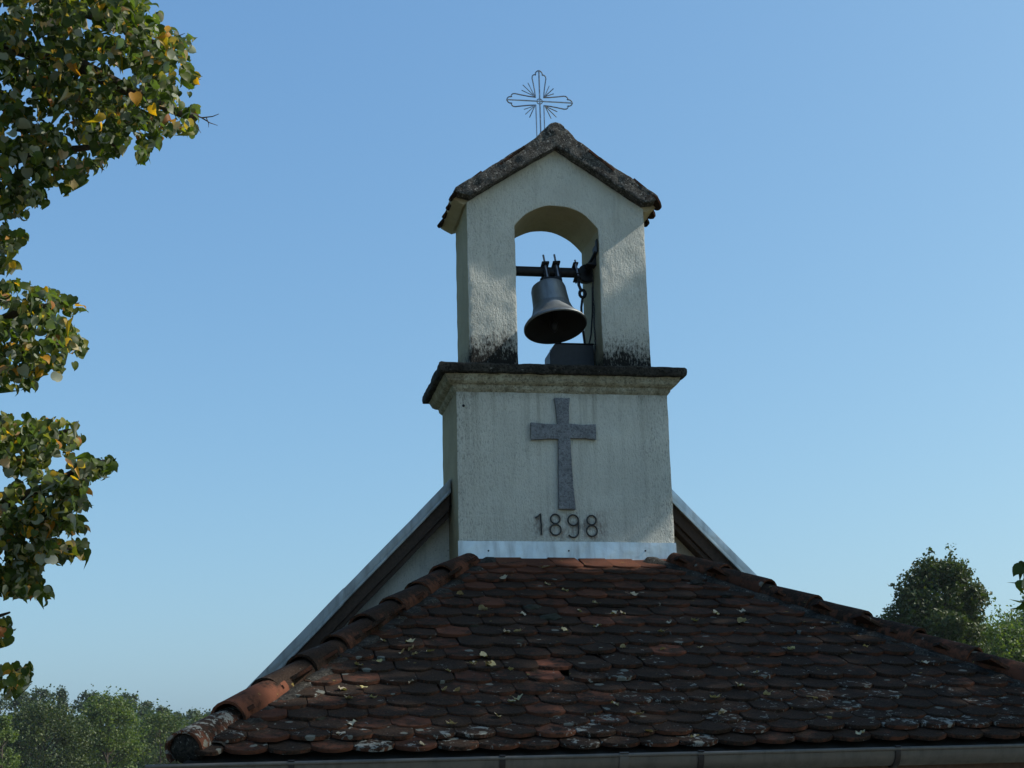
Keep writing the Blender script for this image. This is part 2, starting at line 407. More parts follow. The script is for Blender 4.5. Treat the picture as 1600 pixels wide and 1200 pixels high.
def tile_matrix(base, sx, up_, lift=.026, rz=0, rx=0, scx=1., ry=0):
    """base: roof frame (x along the eave, y up the slope); sx, up_: position of the tile's lower end"""
    return base @ Matrix.Translation((sx, up_, lift)) @ Euler((-TILT+rx, ry, rz)).to_matrix().to_4x4() @ Matrix.Diagonal((scx, 1, 1, 1))
def joined_tiles(name, mats, parent, material=M_tilej):
    V = np.array(TV); n = len(V); vs = []; fs = []
    Vh = np.c_[V, np.ones(n)]
    for k, Mx in enumerate(mats):
        vs.append((Vh @ np.array(Mx).T)[:, :3]); fs += [tuple(i+k*n for i in f) for f in TF]
    me = bpy.data.meshes.new(name); me.from_pydata(np.concatenate(vs).tolist(), [], fs); smooth(me, 35)
    o = obj(name, me, material, parent); o['kind'] = 'stuff'; o.color = (.25, .2, 0, 1); return o
RS = 1.034                                                     # rake slope
def rake_z(x): return .595 - (abs(x)-.695)*RS
bm = bmesh.new()
for s in (-1, 1):
    add_prism(bm, [(s*.0, rake_z(0)-.10), (s*2.22, rake_z(2.22)-.10), (s*2.22, rake_z(2.22)-.17), (0, rake_z(0)-.17)], .30, 7.2)
main_roof = part('main_roof', from_bm(bm, 'main_roof'), M_deck)
mm = []
rl = math.hypot(1, RS)
for s in (-1, 1):
    base = frame((0, -s, 0), (-s/rl, 0, RS/rl), (s*2.27, 0, rake_z(2.27)-.10))
    Lr = 2.27*rl
    for i in range(19):
        for j in range(38):
            y = .40 + .18*(j + .5*(i % 2)); 
            if y > 7.2: continue
            mm.append(tile_matrix(base, -s*y, i*.165, .020 + rnd.uniform(0, .004), rnd.uniform(-.02, .02)))
joined_tiles('roof_tiling', mm, main_roof)
# verge tiles that lift above the sheet metal
for k, tt in enumerate((1.05, 1.32, 1.62, 1.98)):
    x = -.695 - tt/rl*1.0
    base = frame((0, 1, 0), (1/rl, 0, RS/rl), (x, .41, rake_z(x)-.045))
    o = obj('roof_tile', TILES[k % 6], None, main_roof); o.matrix_local = tile_matrix(base, 0, 0, .02 + .012*(k % 2), .02); o.color = (.2, .1, 0, 1)

# bargeboards with sheet-metal capping
def slope_bar(name, s, x0, x1, d0, d1, y0, y1, bev=.003):
    bm = bmesh.new()
    add_prism(bm, [(s*x0, rake_z(x0)-d0), (s*x1, rake_z(x1)-d0), (s*x1, rake_z(x1)-d1), (s*x0, rake_z(x0)-d1)], y0, y1)
    return from_bm(roughen(bm, bev, .25, .003, 2.), name, 30)
for s in (-1, 1):
    bb = part('bargeboard', slope_bar('bargeboard', s, .72, 2.10, .085, .195, .262, .30), M_wood)
    part('soffit_board', slope_bar('soffit_board', s, .72, 2.08, .185, .225, .30, .44), M_wood, bb)
    part('lower_board', slope_bar('lower_board', s, .72, 2.06, .20, .238, .285, .325), M_wood, bb)
    for x0, x1, e in ((.712, 1.42, 0), (1.40, 2.14, .004)):
        part('metal_capping', slope_bar('metal_capping', s, x0, x1, 0-e, .075+e, .236-e, .42, .004), M_zincl if s < 0 else M_zinc, bb)
        part('drip_edge', slope_bar('drip_edge', s, x0, x1, .068, .096+e, .224-e, .262, .004), M_zincl if s < 0 else M_zinc, bb)

# ------------------------------------------------------------------ porch roof
bm = bmesh.new()
hx = H0 + HK*RUN
q = [(-H0, 0, -.02), (H0, 0, -.02), (hx, -RUN, -SL*RUN-.02), (-hx, -RUN, -SL*RUN-.02), (-H0, .42, -.02), (H0, .42, -.02), (hx, .42, -SL*RUN-.02), (-hx, .42, -SL*RUN-.02)]
v = [bm.verts.new(p) for p in q]; lo = [bm.verts.new((p[0], p[1], -SL*RUN-.05)) for p in q]
for f in ((3, 2, 1, 0), (0, 1, 5, 4), (7, 3, 0, 4), (2, 6, 5, 1)): bm.faces.new([v[i] for i in f])
bm.faces.new([lo[i] for i in (2, 3, 7, 6)])
for a, b in ((3, 2), (2, 6), (7, 3)): bm.faces.new((v[a], v[b], lo[b], lo[a]))
bmesh.ops.recalc_face_normals(bm, faces=bm.faces)
porch_roof = part('porch_roof', from_bm(bm, 'porch_roof'), M_deck)
ln = math.hypot(1, SL)
front = frame((1, 0, 0), (0, 1/ln, SL/ln), (0, 0, 0))
rows = [.285, .413, .564, .733, .896, 1.060, 1.239, 1.410, 1.571, 1.743, 1.907, 2.081, 2.247, 2.407, 2.559, 2.691, 2.818, 2.926, 3.019]
cand = []
for i, d in enumerate(rows):
    hw = H0 + HK*(d-.17)/ln
    ph = -.399 if i % 2 == 0 else -.309
    for k in range(-16, 18):
        x = ph + .1795*k
        a, b = max(x-.089, -hw-.015), min(x+.089, hw+.015)
        if b-a < .05: continue
        cand.append((i, d, (a+b)/2, (b-a)/.178))
def sees(x, d):
    p = Vector((x, -d/ln, -d*SL/ln)) - CAM; zz = p.dot(fw); return 800 + FPX*p.dot(cr)/zz, 600 - FPX*p.dot(cu)/zz
slip = {}                                                      # displaced or broken tiles seen in the photo
def near_tile(u, v):
    p = on_roof(u, v, .03); d = -p.y*ln
    return min(range(len(cand)), key=lambda c: (cand[c][2]-p.x)**2 + (cand[c][1]-.07-d)**2)
for (u, v, dx, dd, rz, rx, lift, red, bare) in (
        (905, 1040, .015, .05, .22, 0, .006, .2, 0.), (880, 1052, .0, .03, -.10, 0, .004, .2, 0.), (893, 1035, 0, .0, .05, 0, 0, .5, .6),
        (822, 1055, 0, 0, .0, 0, 0, .4, .6), (950, 980, 0, .01, -.12, 0, 0, .7, .3), (1070, 1022, 0, 0, .0, 0, 0, .5, .55),
        (1000, 1035, -.01, .01, .06, 0, .006, .1, 0), (940, 1030, .0, -.03, .12, 0, .01, .1, 0), (920, 1062, .01, .02, -.18, 0, .006, .1, 0)):
    slip[near_tile(u, v)] = (dx, dd, rz, rx, lift, red, bare)
order = sorted(range(len(cand)), key=lambda c: 0 if sees(cand[c][2], cand[c][1])[0] < 1625 else 1)
single = set(order[:300]); rest = []
sag = [noise.noise(Vector((i*.7, 2.2, 0)))*.008 for i in range(len(rows))]
for c, (i, d, x, sc) in enumerate(cand):
    dx, dd, rz, rx, lift, red, bare = slip.get(c, (0, 0, 0, 0, 0, None, 0))
    wv = noise.noise(Vector((x*1.1, d*1.3, 5)))*.011 + rnd.uniform(-.005, .005)
    lf = .030 + lift + noise.noise(Vector((x*.8, d*.8, 9)))*.010 + rnd.uniform(0, .004) - (.016 if i == len(rows)-1 else 0)
    Mx = tile_matrix(front, x+dx+rnd.uniform(-.002, .002), -(d+dd)+wv, lf, rz+rnd.gauss(0, .016), rx+rnd.gauss(0, .012), sc, rnd.gauss(0, .010))
    if c in single:
        o = obj('roof_tile', TILES[rnd.randrange(6)], None, porch_roof); o.matrix_local = Mx
        red_ = (.95 if i == 0 else .55 if i == 1 else .40 if i in (2, 3) else .24) + rnd.gauss(0, .09) + (.05 if x < -1.3 else 0)
        if rnd.random() < .05: red_ += .4
        if red is not None: red_ = red
        lich = .08 + .42*sstep(.9, 2.9, d)*rnd.random()*(1.25 if x > -.6 else .7) + (.40*rnd.random() if i >= len(rows)-2 else 0)
        if i <= 1: lich = 0
        o.color = (max(0, red_), lich, bare if bare else (.12 if i == 0 else 0), 1)
    else: rest.append(Mx)
if rest: joined_tiles('far_tiling', rest, porch_roof)
# side slopes
mm = []
ss = SL/HK; sn = math.hypot(1, ss)
for s in (-1, 1):
    base = frame((0, s, 0), (-s/sn, 0, ss/sn), (s*H0, 0, 0))
    for i, d in enumerate(np.arange(.30, (hx-H0)*sn+.02, .165)):
        t = d/sn/HK
        for k in range(0, 20):
            y = .33 - .18*k - .09*(i % 2)
            if y < -t+.11: break
            mm.append(tile_matrix(base, s*y, -d, .026, rnd.gauss(0, .012)))
joined_tiles('side_tiling', mm, porch_roof)
# hip tiles: tapering half-round barrels, each lapping the one below
def barrel(seed, L=.42, r0=.092, r1=.078, th=.013):
    r_ = random.Random(seed); bm = bmesh.new(); n = 12; rings = []
    for y, rr in ((0, r0), (.05, r0*.985), (L*.5, (r0+r1)/2), (L, r1)):
        ring = []
        for k in range(n+1):
            a = -.5 + (math.pi+1.)*k/n; ring.append((rr*math.cos(a), y, rr*math.sin(a)*.92 + r_.uniform(-.0015, .0015)))
        for k in range(n, -1, -1):
            a = -.5 + (math.pi+1.)*k/n; ring.append(((rr-th)*math.cos(a), y, (rr-th)*math.sin(a)*.92))
        rings.append(ring)
    add_rings(bm, rings, True); bmesh.ops.recalc_face_normals(bm, faces=bm.faces)
    me = from_bm(bm, 'hip_tile', 40); me.materials.append(M_tile); return me
BAR = [barrel(s) for s in range(4)]
for s in (-1, 1):
    dirn = Vector((-s*HK, 1, SL)).normalized()               # up the hip
    Ltot = RUN*math.sqrt(HK**2+1+SL**2); cnt = 9; step = (Ltot-.62)/8
    nrm = (Vector((0, -SL, 1)).normalized() + Vector((s*ss, 0, 1)).normalized()).normalized()
    xa = dirn.cross(nrm)
    for k in range(cnt):
        dist = Ltot - .08 - k*step
        org = Vector((s*H0, 0, 0)) - dirn*dist
        base = frame(xa, dirn, org)
        o = obj('hip_tile', BAR[rnd.randrange(4)], None, porch_roof)
        o.matrix_local = base @ Matrix.Translation((rnd.uniform(-.008, .008), 0, .028+rnd.uniform(-.004, .006))) @ Euler((-.040+rnd.gauss(0, .012), 0, rnd.gauss(0, .022))).to_matrix().to_4x4()
        if s < 0: col = [(.62, .75, 0), (1.0, .05, .45), (.2, .2, 0), (.30, .1, 0), (.5, .1, .05), (.3, .1, 0), (.55, .1, 0), (.7, .05, 0), (.75, 0, .1), (.8, 0, .1)][k]
        else: col = [(.5, .2, 0), (.6, .1, .1), (.7, .1, .2), (.8, .1, .25), (.6, .3, 0), (.55, .1, 0), (.5, .1, 0), (.6, .15, 0), (.75, .1, .1), (.95, 0, .25)][k]
        o.color = (col[0]*.62, col[1], col[2]*.8, 1)
    bm = bmesh.new(); bmesh.ops.create_icosphere(bm, subdivisions=3, radius=1)  # dark plug standing in for the shade inside the open lowest barrel
    pl_ = frame(xa, dirn, Vector((s*H0, 0, 0)) - dirn*(Ltot-.12))
    for v_ in bm.verts: v_.co = pl_ @ Vector((v_.co.x*.084, v_.co.y*.045, .022 + v_.co.z*.072)) + noise.noise_vector(v_.co*3)*.008
    part('shade_plug', from_bm(bm, 'shade_plug', 80), M_mortar, porch_roof)
    # lumpy mortar bedding on both sides of the hip
    bm = bmesh.new(); nn = 90
    for side in (-1, 1):
        vs = []
        for i in range(nn+1):
            p = Vector((s*H0, 0, 0)) - dirn*((Ltot-.16)*i/nn)
            w_ = (.115 if side*xa.x*s < 0 else .075) + .035*noise.noise(Vector((i*.31, side*4, s))); row = []
            for a, h in ((.05, .008), (.082, .017), (w_+.018, .004), (w_+.045, -.034)):
                pp = p + xa*side*a + nrm*(h + .008*noise.noise(Vector((i*.6, a*60, side*3+s*7))))
                # follow the falling planes on each side
                
                row.append(bm.verts.new(pp))
            vs.append(row)
        for a, b in zip(vs, vs[1:]):
            for k in range(3): bm.faces.new((a[k], a[k+1], b[k+1], b[k]))
    bmesh.ops.recalc_face_normals(bm, faces=bm.faces)
    part('hip_mortar', from_bm(bm, 'hip_mortar', 70), M_mortar, porch_roof)
# fascia and gutter
ez = -SL*RUN
bm = bmesh.new(); add_box(bm, (-hx+.03, -RUN+.05, ez-.13), (hx-.03, -RUN+.075, ez-.052))
part('fascia', from_bm(bm, 'fascia'), M_wood)
gy, gz, gr = -2.834, -1.216, .066
def gutter_mesh(name, x0, x1, ends):
    bm = bmesh.new(); prof = []
    n = 12
    for k in range(n+1):
        a = math.pi + math.pi*k/n; prof.append((gy+gr + gr*math.cos(a), gz + gr*1.05*math.sin(a)))
    inner = [(gy+gr + (gr-.0035)*math.cos(math.pi+math.pi*k/n), gz + (gr-.0035)*1.05*math.sin(math.pi+math.pi*k/n)) for k in range(n, -1, -1)]
    pr_ = prof + inner; L = 14
    rings = []
    for i in range(L+1):
        x = x0 + (x1-x0)*i/L
        rings.append([(x, y, z + .0022*noise.noise(Vector((x*1.4, 0, 1)))) for y, z in pr_])
    add_rings(bm, rings, True)
    bmesh.ops.recalc_face_normals(bm, faces=bm.faces)
    return from_bm(bm, name, 40)
gutter = part('gutter', gutter_mesh('gutter', -2.42, 2.46, True), M_zincd)
part('rolled_rim', tube_mesh('rolled_rim', [(-2.42+4.88*i/14, gy-.002, gz+.004+.0022*noise.noise(Vector(((-2.42+4.88*i/14)*1.4, 0, 1)))) for i in range(15)], .0085, 8), M_zincd, gutter)
bm = bmesh.new()
add_prism(bm, [(-2.424, gz), (-2.424, gz-.01), (-2.424, gz-.02)], gy, gy+.1) if False else None
cap = [(gy+gr + (gr+.002)*math.cos(math.pi+math.pi*k/12), gz + (gr+.002)*1.05*math.sin(math.pi+math.pi*k/12)) for k in range(13)]
for x in (-2.423, 2.458):
    a = [bm.verts.new((x, y, z)) for y, z in cap]; b = [bm.verts.new((x+.005, y, z)) for y, z in cap]
    bm.faces.new(a); bm.faces.new(b[::-1])
    for i in range(13): bm.faces.new((a[i], b[i], b[(i+1) % 13], a[(i+1) % 13]))
bmesh.ops.recalc_face_normals(bm, faces=bm.faces)
part('end_cap', from_bm(bm, 'end_cap'), M_zincd, gutter)
def bracket_mesh():
    bm = bmesh.new(); o_, i_ = [], []
    for k in range(15):
        a = math.pi*.96 + math.pi*1.04*k/14; o_.append((gy+gr + (gr+.008)*math.cos(a), gz + (gr+.008)*1.05*math.sin(a))); i_.append((gy+gr + (gr+.002)*math.cos(a), gz + (gr+.002)*1.05*math.sin(a)))
    hook = [(gy-.014, gz+.014), (gy-.004, gz+.018), (gy+.010, gz+.016), (gy+.010, gz+.011)]
    pl = o_[::-1] + hook + i_
    vs = [[bm.verts.new((x, y, z)) for y, z in pl] for x in (-.0125, .0125)]
    n = len(pl)
    for i in range(n): bm.faces.new((vs[0][i], vs[0][(i+1) % n], vs[1][(i+1) % n], vs[1][i]))
    bm.faces.new(vs[0]); bm.faces.new(vs[1][::-1]); bmesh.ops.recalc_face_normals(bm, faces=bm.faces); return from_bm(bm, 'gutter_bracket', 30)
BRK = bracket_mesh()
for x in (-1.83, -.944, -.069, .84, 1.74): obj('gutter_bracket', BRK, M_iron, gutter, (x, 0, 0))
SEAM = bracket_mesh()
for x in (-.413, ):
    o = obj('gutter_joint', BRK.copy(), None, gutter, (x, 0, 0)); o.data.materials.clear(); o.data.materials.append(M_zincd); o.scale = (1.6, 1, 1)

# ------------------------------------------------------------------ tower base
bm = bmesh.new(); add_box(bm, (-W1, 0, -1.3), (W1, D1, 1.13))
base = part('tower_base', from_bm(roughen(bm, .008, .06, .003), 'tower_base'), M_base)
def ring_rect(o, z, fy=.74, back=.2):
    return [(-W1-o, -o*fy, z), (W1+o, -o*fy, z), (W1+o, D1+o*1.3, z), (-W1-o, D1+o*1.3, z)]
def ringset(name, prof, maxlen=.05, amp=.0025, inset_top=None):
    bm = bmesh.new(); add_rings(bm, [ring_rect(o, z) for o, z in prof], True)
    return from_bm(roughen(bm, 0, maxlen, amp, 12.), name, 50)
part('cornice_moulding', ringset('cornice_moulding', [(.002, 1.098), (.018, 1.118), (.022, 1.142), (.040, 1.150), (.058, 1.164), (.068, 1.186), (.078, 1.204), (.082, 1.214)]), M_mould, base)
part('cornice_slab', ringset('cornice_slab', [(.075, 1.206), (.108, 1.209), (.116, 1.216), (.119, 1.240), (.117, 1.262), (.104, 1.272), (.0, 1.276)], .04, .006), M_slab, base)
# sheet-metal flashing at the foot
bm = bmesh.new()
prof = [(-.004, .128), (-.010, .130), (-.012, .020), (-.034, .004), (-.036, -.002), (-.030, -.004), (-.006, .012)]
nx = 24; rows_ = []
for i in range(nx+1):
    x = -.706 + 1.412*i/nx
    rows_.append([bm.verts.new((x, y - .003*(noise.noise(Vector((x*3, z*4, 1)))) - .002, z + .004 - .012*i/nx + .0025*noise.noise(Vector((x*2.5, 7, 1))))) for y, z in prof])
for a, b in zip(rows_, rows_[1:]):
    for k in range(len(prof)): bm.faces.new((a[k], a[(k+1) % len(prof)], b[(k+1) % len(prof)], b[k]))
bm.faces.new(rows_[0]); bm.faces.new(rows_[-1][::-1]); bmesh.ops.recalc_face_normals(bm, faces=bm.faces)
fl = part('flashing', from_bm(bm, 'flashing', 30), M_zinc, base)
screw = lathe('screw', [(.001, .004), (.004, .0035), (.0055, .001), (.0055, -.004)], 10)
for x in (-.515, .0, .50):
    o = obj('screw', screw, M_iron, fl, (x, -.015, .07)); o.rotation_euler = (R(90), 0, 0)
# relief cross
pts = [(-.064, 1.062), (.038, 1.064), (.031, .98), (.029, .893), (.11, .886), (.206, .892), (.204, .79), (.11, .797), (.033, .796), (.038, .60), (.051, .331), (-.058, .337), (-.052, .56), (-.047, .791), (-.13, .790), (-.223, .784), (-.224, .898), (-.13, .889), (-.048, .888), (-.053, .98)]
bm = bmesh.new(); add_prism(bm, pts, -.026, .004); part('relief_cross', from_bm(roughen(bm, .003, .03, .0022, 20.), 'relief_cross', 35), M_relief, base)
# numerals of bent rod
def arc(cx, cz, r, a0, a1, n=16, y=-.010): return [(cx + r*math.cos(R(a0+(a1-a0)*k/n)), y, cz + r*math.sin(R(a0+(a1-a0)*k/n))) for k in range(n+1)]
rr = .0054
one = bmesh.new(); add_tube(one, [(-.209, -.010, .280), (-.190, -.010, .291), (-.175, -.010, .309), (-.172, -.010, .24), (-.172, -.010, .172)], rr); 
part('numeral', from_bm(one, 'numeral', 60), M_num, base)
def eight(cx, zt, tilt):
    bm = bmesh.new(); add_tube(bm, arc(cx+tilt, zt-.031, .030, 0, 360, 18)[:-1], rr, 6, True); add_tube(bm, arc(cx-tilt*.3, zt-.100, .035, 0, 360, 20)[:-1], rr, 6, True); return from_bm(bm, 'numeral', 60)
part('numeral', eight(-.080, .305, .0), M_num, base)
bm = bmesh.new(); add_tube(bm, arc(.036, .266, .034, 0, 360, 20)[:-1], rr, 6, True); add_tube(bm, [(.070, -.010, .266), (.070, -.010, .22), (.068, -.010, .19)] + arc(.034, .190, .034, 0, -150, 12), rr); part('numeral', from_bm(bm, 'numeral', 60), M_num, base)
part('numeral', eight(.156, .298, .0), M_num, base)
# a bolt hole in the render
o = obj('bolt', screw, M_iron, base, (-.655, -.003, 1.005)); o.rotation_euler = (R(90), 0, 0); o.scale = (1.6, 1.6, 1.6)

# ------------------------------------------------------------------ belfry
SPR, CROWN, HW = 2.253, 2.407, .285
rad_a = (HW**2 + (CROWN-SPR)**2)/(2*(CROWN-SPR)); cz = CROWN - rad_a; a0 = math.asin(HW/rad_a)
outl = [(-W2, 1.25), (-W2, 2.405), (0, 2.815), (W2, 2.405), (W2, 1.25), (HW, 1.25)]
outl += [(rad_a*math.sin(a0*(1-2*k/18)), cz + rad_a*math.cos(a0*(1-2*k/18))) for k in range(19)] + [(-HW, 1.25)]
bm = bmesh.new(); add_prism(bm, outl, Y2, Y2+D2)
belfry = part('belfry', from_bm(roughen(bm, .008, .05, .0035), 'belfry'), M_belf)
def side_faces(o, w, ms):
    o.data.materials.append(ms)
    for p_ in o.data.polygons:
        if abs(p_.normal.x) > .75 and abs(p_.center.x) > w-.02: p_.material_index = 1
side_faces(belfry, W2, M_side); side_faces(base, W1, M_sideb)
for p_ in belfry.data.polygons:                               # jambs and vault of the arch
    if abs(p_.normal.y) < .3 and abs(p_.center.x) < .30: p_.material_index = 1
# roof of the belfry
def broof(s0, inner, outer): pass
bm = bmesh.new()
add_prism(bm, [(-.60, 2.40), (-.625, 2.392), (-.70, 2.432), (-.70, 2.475), (0, 2.935), (.70, 2.475), (.70, 2.432), (.625, 2.392), (.60, 2.40), (0, 2.81)], .045, .63)
broof = part('belfry_roof', from_bm(roughen(bm, .004, .06, .003), 'belfry_roof'), M_soff)
bm = bmesh.new()
add_prism(bm, [(-.592, 2.422), (-.665, 2.438), (-.700, 2.462), (-.69, 2.480), (-.36, 2.698), (-.15, 2.850), (-.085, 2.918), (-.035, 2.968), (0, 2.978), (.035, 2.968), (.085, 2.918), (.15, 2.850), (.36, 2.698), (.69, 2.480), (.700, 2.462), (.665, 2.438), (.592, 2.422), (0, 2.803)], -.055, .05)
part('verge_coping', from_bm(roughen(bm, .008, .035, .006, 14.), 'verge_coping', 50), M_verge, broof)
sb = .66; bl = math.hypot(1, sb)
for s in (-1, 1):
    bse = frame((0, -s, 0), (-s/bl, 0, sb/bl), (s*.755, 0, 2.938-.755*sb))
    for i in range(4):
        for j in range(5):
            y = .030 + .165*j
            if y > .62 or y < -.02: continue
            o = obj('roof_tile', TILES[rnd.randrange(6)], None, broof)
            o.matrix_local = tile_matrix(bse, -s*y, .012+i*.180+rnd.uniform(-.012, .008), .020+rnd.uniform(0, .008), rnd.gauss(0, .03), rnd.gauss(0, .02), .93)
            o.color = (.12+rnd.gauss(0, .1), .15, 0, 1)
    
for k in range(2):
    o = obj('ridge_tile', BAR[k], None, broof); o.matrix_local = frame((1, 0, 0), (0, 1, 0), (0, .03+.30*k, 2.905)) @ Euler((-.03, 0, 0)).to_matrix().to_4x4(); o.color = (.3, .3, 0, 1); o.scale = (.9, .85, .95)
bm = bmesh.new()
ringl = []
for y in np.linspace(-.058, .03, 5):
    ringl.append([(.075*math.cos(math.pi*k/8)*(1+.08*noise.noise(Vector((k, y*30, 2)))), y, 2.885 + .092*math.sin(math.pi*k/8)) for k in range(9)])
add_rings(bm, ringl, True)
part('ridge_mortar', from_bm(roughen(bm, .006, .03, .006, 16.), 'ridge_mortar', 60), M_verge, broof)

# ------------------------------------------------------------------ iron finial cross
FC = Vector((-.018, .36, 3.318))
fin = part('finial_cross', tube_mesh('finial_cross', [FC+Vector((0, 0, -.40)), FC+Vector((0, 0, .238))], .0056), M_rod)
part('crossbar', tube_mesh('crossbar', [FC+Vector((-.238, 0, 0)), FC+Vector((.238, 0, 0))], .0050), M_rod, fin)
for s in (-1, 1): part('upright', tube_mesh('upright', [FC+Vector((s*.028, 0, -.40)), FC+Vector((s*.029, 0, -.03))], .0046), M_rod, fin)
def arm(ang):
    half = [(.028, .030), (.075, .034), (.13, .042), (.176, .050), (.192, .048), (.201, .040), (.205, .030), (.200, .025), (.206, .024), (.218, .024), (.228, .017), (.235, .007), (.237, 0)]
    full = half + [(a, -b) for a, b in half[-2::-1]]
    c, s = math.cos(ang), math.sin(ang)
    return [FC + Vector((a*c - b*s, .002, a*s + b*c)) for a, b in full]
for ang in (0, 90, 180): part('arm_outline', tube_mesh('arm_outline', arm(R(ang)), .0046), M_rod, fin)
for qd, lens in ((135, (.158, .168, .150)), (45, (.12, .145, .14)), (225, (.135, .15, .15)), (315, (.15, .165, .145))):
    for da, L_ in zip((-14, 0, 14), lens):
        a = R(qd+da); b = R(qd)
        part('ray', tube_mesh('ray', [FC + Vector((math.cos(b)*.050, -.002, math.sin(b)*.050)), FC + Vector((math.cos(a)*L_, -.002, math.sin(a)*L_))], .0038, 5), M_rod, fin)
part('center_ring', tube_mesh('center_ring', [FC + Vector((.020*math.cos(R(a)), .004, .020*math.sin(R(a)))) for a in range(0, 360, 24)], .0034, 6, True), M_rod, fin)

# ------------------------------------------------------------------ bell
BP = Vector((.010, .285, 2.022))
bell = tag(empty('church_bell', BP + Vector((0, 0, ZB))), 'dark grey metal bell tilted on an iron beam inside the belfry arch', 'bell')
def bpart(name, me, material, par=None):
    return obj(name, me, material, par or bell)
bpart('headstock_beam', tube_mesh('headstock_beam', [(-.34, 0, 0), (.34, 0, 0)], .034, 16), M_iron)
rx, ry = R(-17), R(-4.5)
RM = Euler((rx, ry, 0)).to_matrix().to_4x4()
prof = [(.004, -.052), (.066, -.052), (.098, -.057), (.113, -.069), (.119, -.09), (.121, -.14), (.124, -.19), (.127, -.228), (.1295, -.231), (.130, -.235), (.1312, -.238), (.138, -.262), (.1425, -.278), (.1445, -.281), (.147, -.287), (.161, -.312), (.180, -.338), (.203, -.360), (.213, -.374), (.214, -.384), (.207, -.389), (.190, -.372), (.160, -.335), (.125, -.285), (.105, -.22), (.098, -.12), (.085, -.08), (.004, -.075)]
shell = bpart('bell_shell', lathe('bell_shell', prof, 64), M_bell); shell.matrix_local = RM @ Matrix.Translation((-.045, 0, -.060))
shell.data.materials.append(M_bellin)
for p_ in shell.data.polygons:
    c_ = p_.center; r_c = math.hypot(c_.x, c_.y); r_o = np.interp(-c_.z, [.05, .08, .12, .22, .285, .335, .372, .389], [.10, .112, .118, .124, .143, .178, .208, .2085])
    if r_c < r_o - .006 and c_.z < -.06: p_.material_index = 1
cl = bmesh.new(); add_tube(cl, [(0, 0, -.08), (0, .0, -.25), (0, 0, -.31), (0, 0, -.335), (0, 0, -.36), (0, 0, -.385), (0, 0, -.40)], [.008, .009, .012, .027, .031, .020, .010], 12)
clap = bpart('clapper', from_bm(cl, 'clapper', 60), M_iron); clap.matrix_local = Euler((R(-12), ry, 0)).to_matrix().to_4x4() @ Matrix.Translation((-.045, 0, -.060))
for x in (-.045, .032):
    for dy, top in ((-.042, .115), (.042, .085)):
        o = bpart('bolt', tube_mesh('bolt', [(x, dy, -.115), (x, dy, top)], .0072, 8), M_rod); o.matrix_local = RM
        o2 = bpart('nut', lathe('nut', [(.001, .008), (.013, .008), (.013, -.008), (.001, -.008)], 6), M_iron); o2.matrix_local = RM @ Matrix.Translation((x, dy, .048))
    o = bpart('clamp_plate', box_mesh('clamp_plate', (x-.026, -.072, .030), (x+.026, .072, .046)), M_iron); o.matrix_local = RM
    o = bpart('strap', box_mesh('strap', (x-.021, -.040, -.118), (x+.021, -.030, .034)), M_iron); o.matrix_local = RM
    o = bpart('strap', box_mesh('strap', (x-.021, .030, -.118), (x+.021, .040, .034)), M_iron); o.matrix_local = RM
o = bpart('crown_block', box_mesh('crown_block', (-.098, -.060, -.124), (.052, .060, -.066), .014), M_iron); o.matrix_local = RM
# striker lever
o = bpart('lever_plate', box_mesh('lever_plate', (.150, -.055, .030), (.188, .055, .040)), M_iron); o.matrix_local = RM
o = bpart('lever_plate', box_mesh('lever_plate', (.150, -.055, -.060), (.188, .055, -.050)), M_iron); o.matrix_local = RM
o = bpart('bolt', tube_mesh('bolt', [(.169, -.042, -.07), (.169, -.042, .062)], .007, 8), M_rod); o.matrix_local = RM
o = bpart('bolt', tube_mesh('bolt', [(.169, .042, -.07), (.169, .042, .055)], .007, 8), M_rod); o.matrix_local = RM
bpart('lever_arm', tube_mesh('lever_arm', [(.180, -.04, -.04), (.178, -.045, -.10), (.195, -.05, -.15)], .011, 8), M_iron)
bpart('lever_joint', tube_mesh('lever_joint', [(.199+.020*math.cos(R(a)), -.055, -.165+.026*math.sin(R(a))) for a in range(0, 360, 30)], .011, 8, True), M_iron)
bpart('push_rod', tube_mesh('push_rod', [(.200, -.05, -.19), (.190, -.045, -.26), (.196, -.02, -.36), (.215, .0, -.50), (.220, 0, -.54)], .0085, 8), M_iron)
brg = bpart('bearing_block', box_mesh('bearing_block', (.205, -.055, -.062), (.272, .055, .040), .012), M_iron)
bpart('flange', lathe('flange', [(.02, .02), (.062, .02), (.066, .012), (.066, -.012), (.062, -.02), (.02, -.02)], 24), M_iron, brg).matrix_local = Matrix.Translation((.24, -.035, -.015)) @ Euler((R(90), 0, 0)).to_matrix().to_4x4()
bk = bmesh.new(); add_prism(bk, [(.205, .01), (.240, .02), (.262, .045), (.272, .10), (.268, .135), (.274, .150), (.2745, .0)], -.18, -.10); bmesh.ops.recalc_face_normals(bk, faces=bk.faces)
bpart('bracket', from_bm(bk, 'bracket', 30), M_iron)
bpart('bracket_arm', tube_mesh('bracket_arm', [(.235, -.05, .02), (.255, -.13, .05), (.268, -.20, .085)], .014, 8), M_iron)
bpart('guide_plate', box_mesh('guide_plate', (.262, -.250, .070), (.272, -.205, .165)), M_iron)
# drive chain down the jamb
chain = tag(empty('drive_chain', BP + Vector((.258, -.12, -.02+ZB))), 'thin black drive chain hanging down the right jamb beside the bell', 'chain')
lk = tube_mesh('link', [(.0055*math.cos(R(a)), 0, .011*math.sin(R(a))) for a in range(0, 360, 36)], .0026, 5, True)
for k in range(33):
    o = obj('link', lk, M_iron, chain, (.002*math.sin(k*.5), 0, -.017*k)); o.rotation_euler = (0, 0, R(90*(k % 2) + 45))
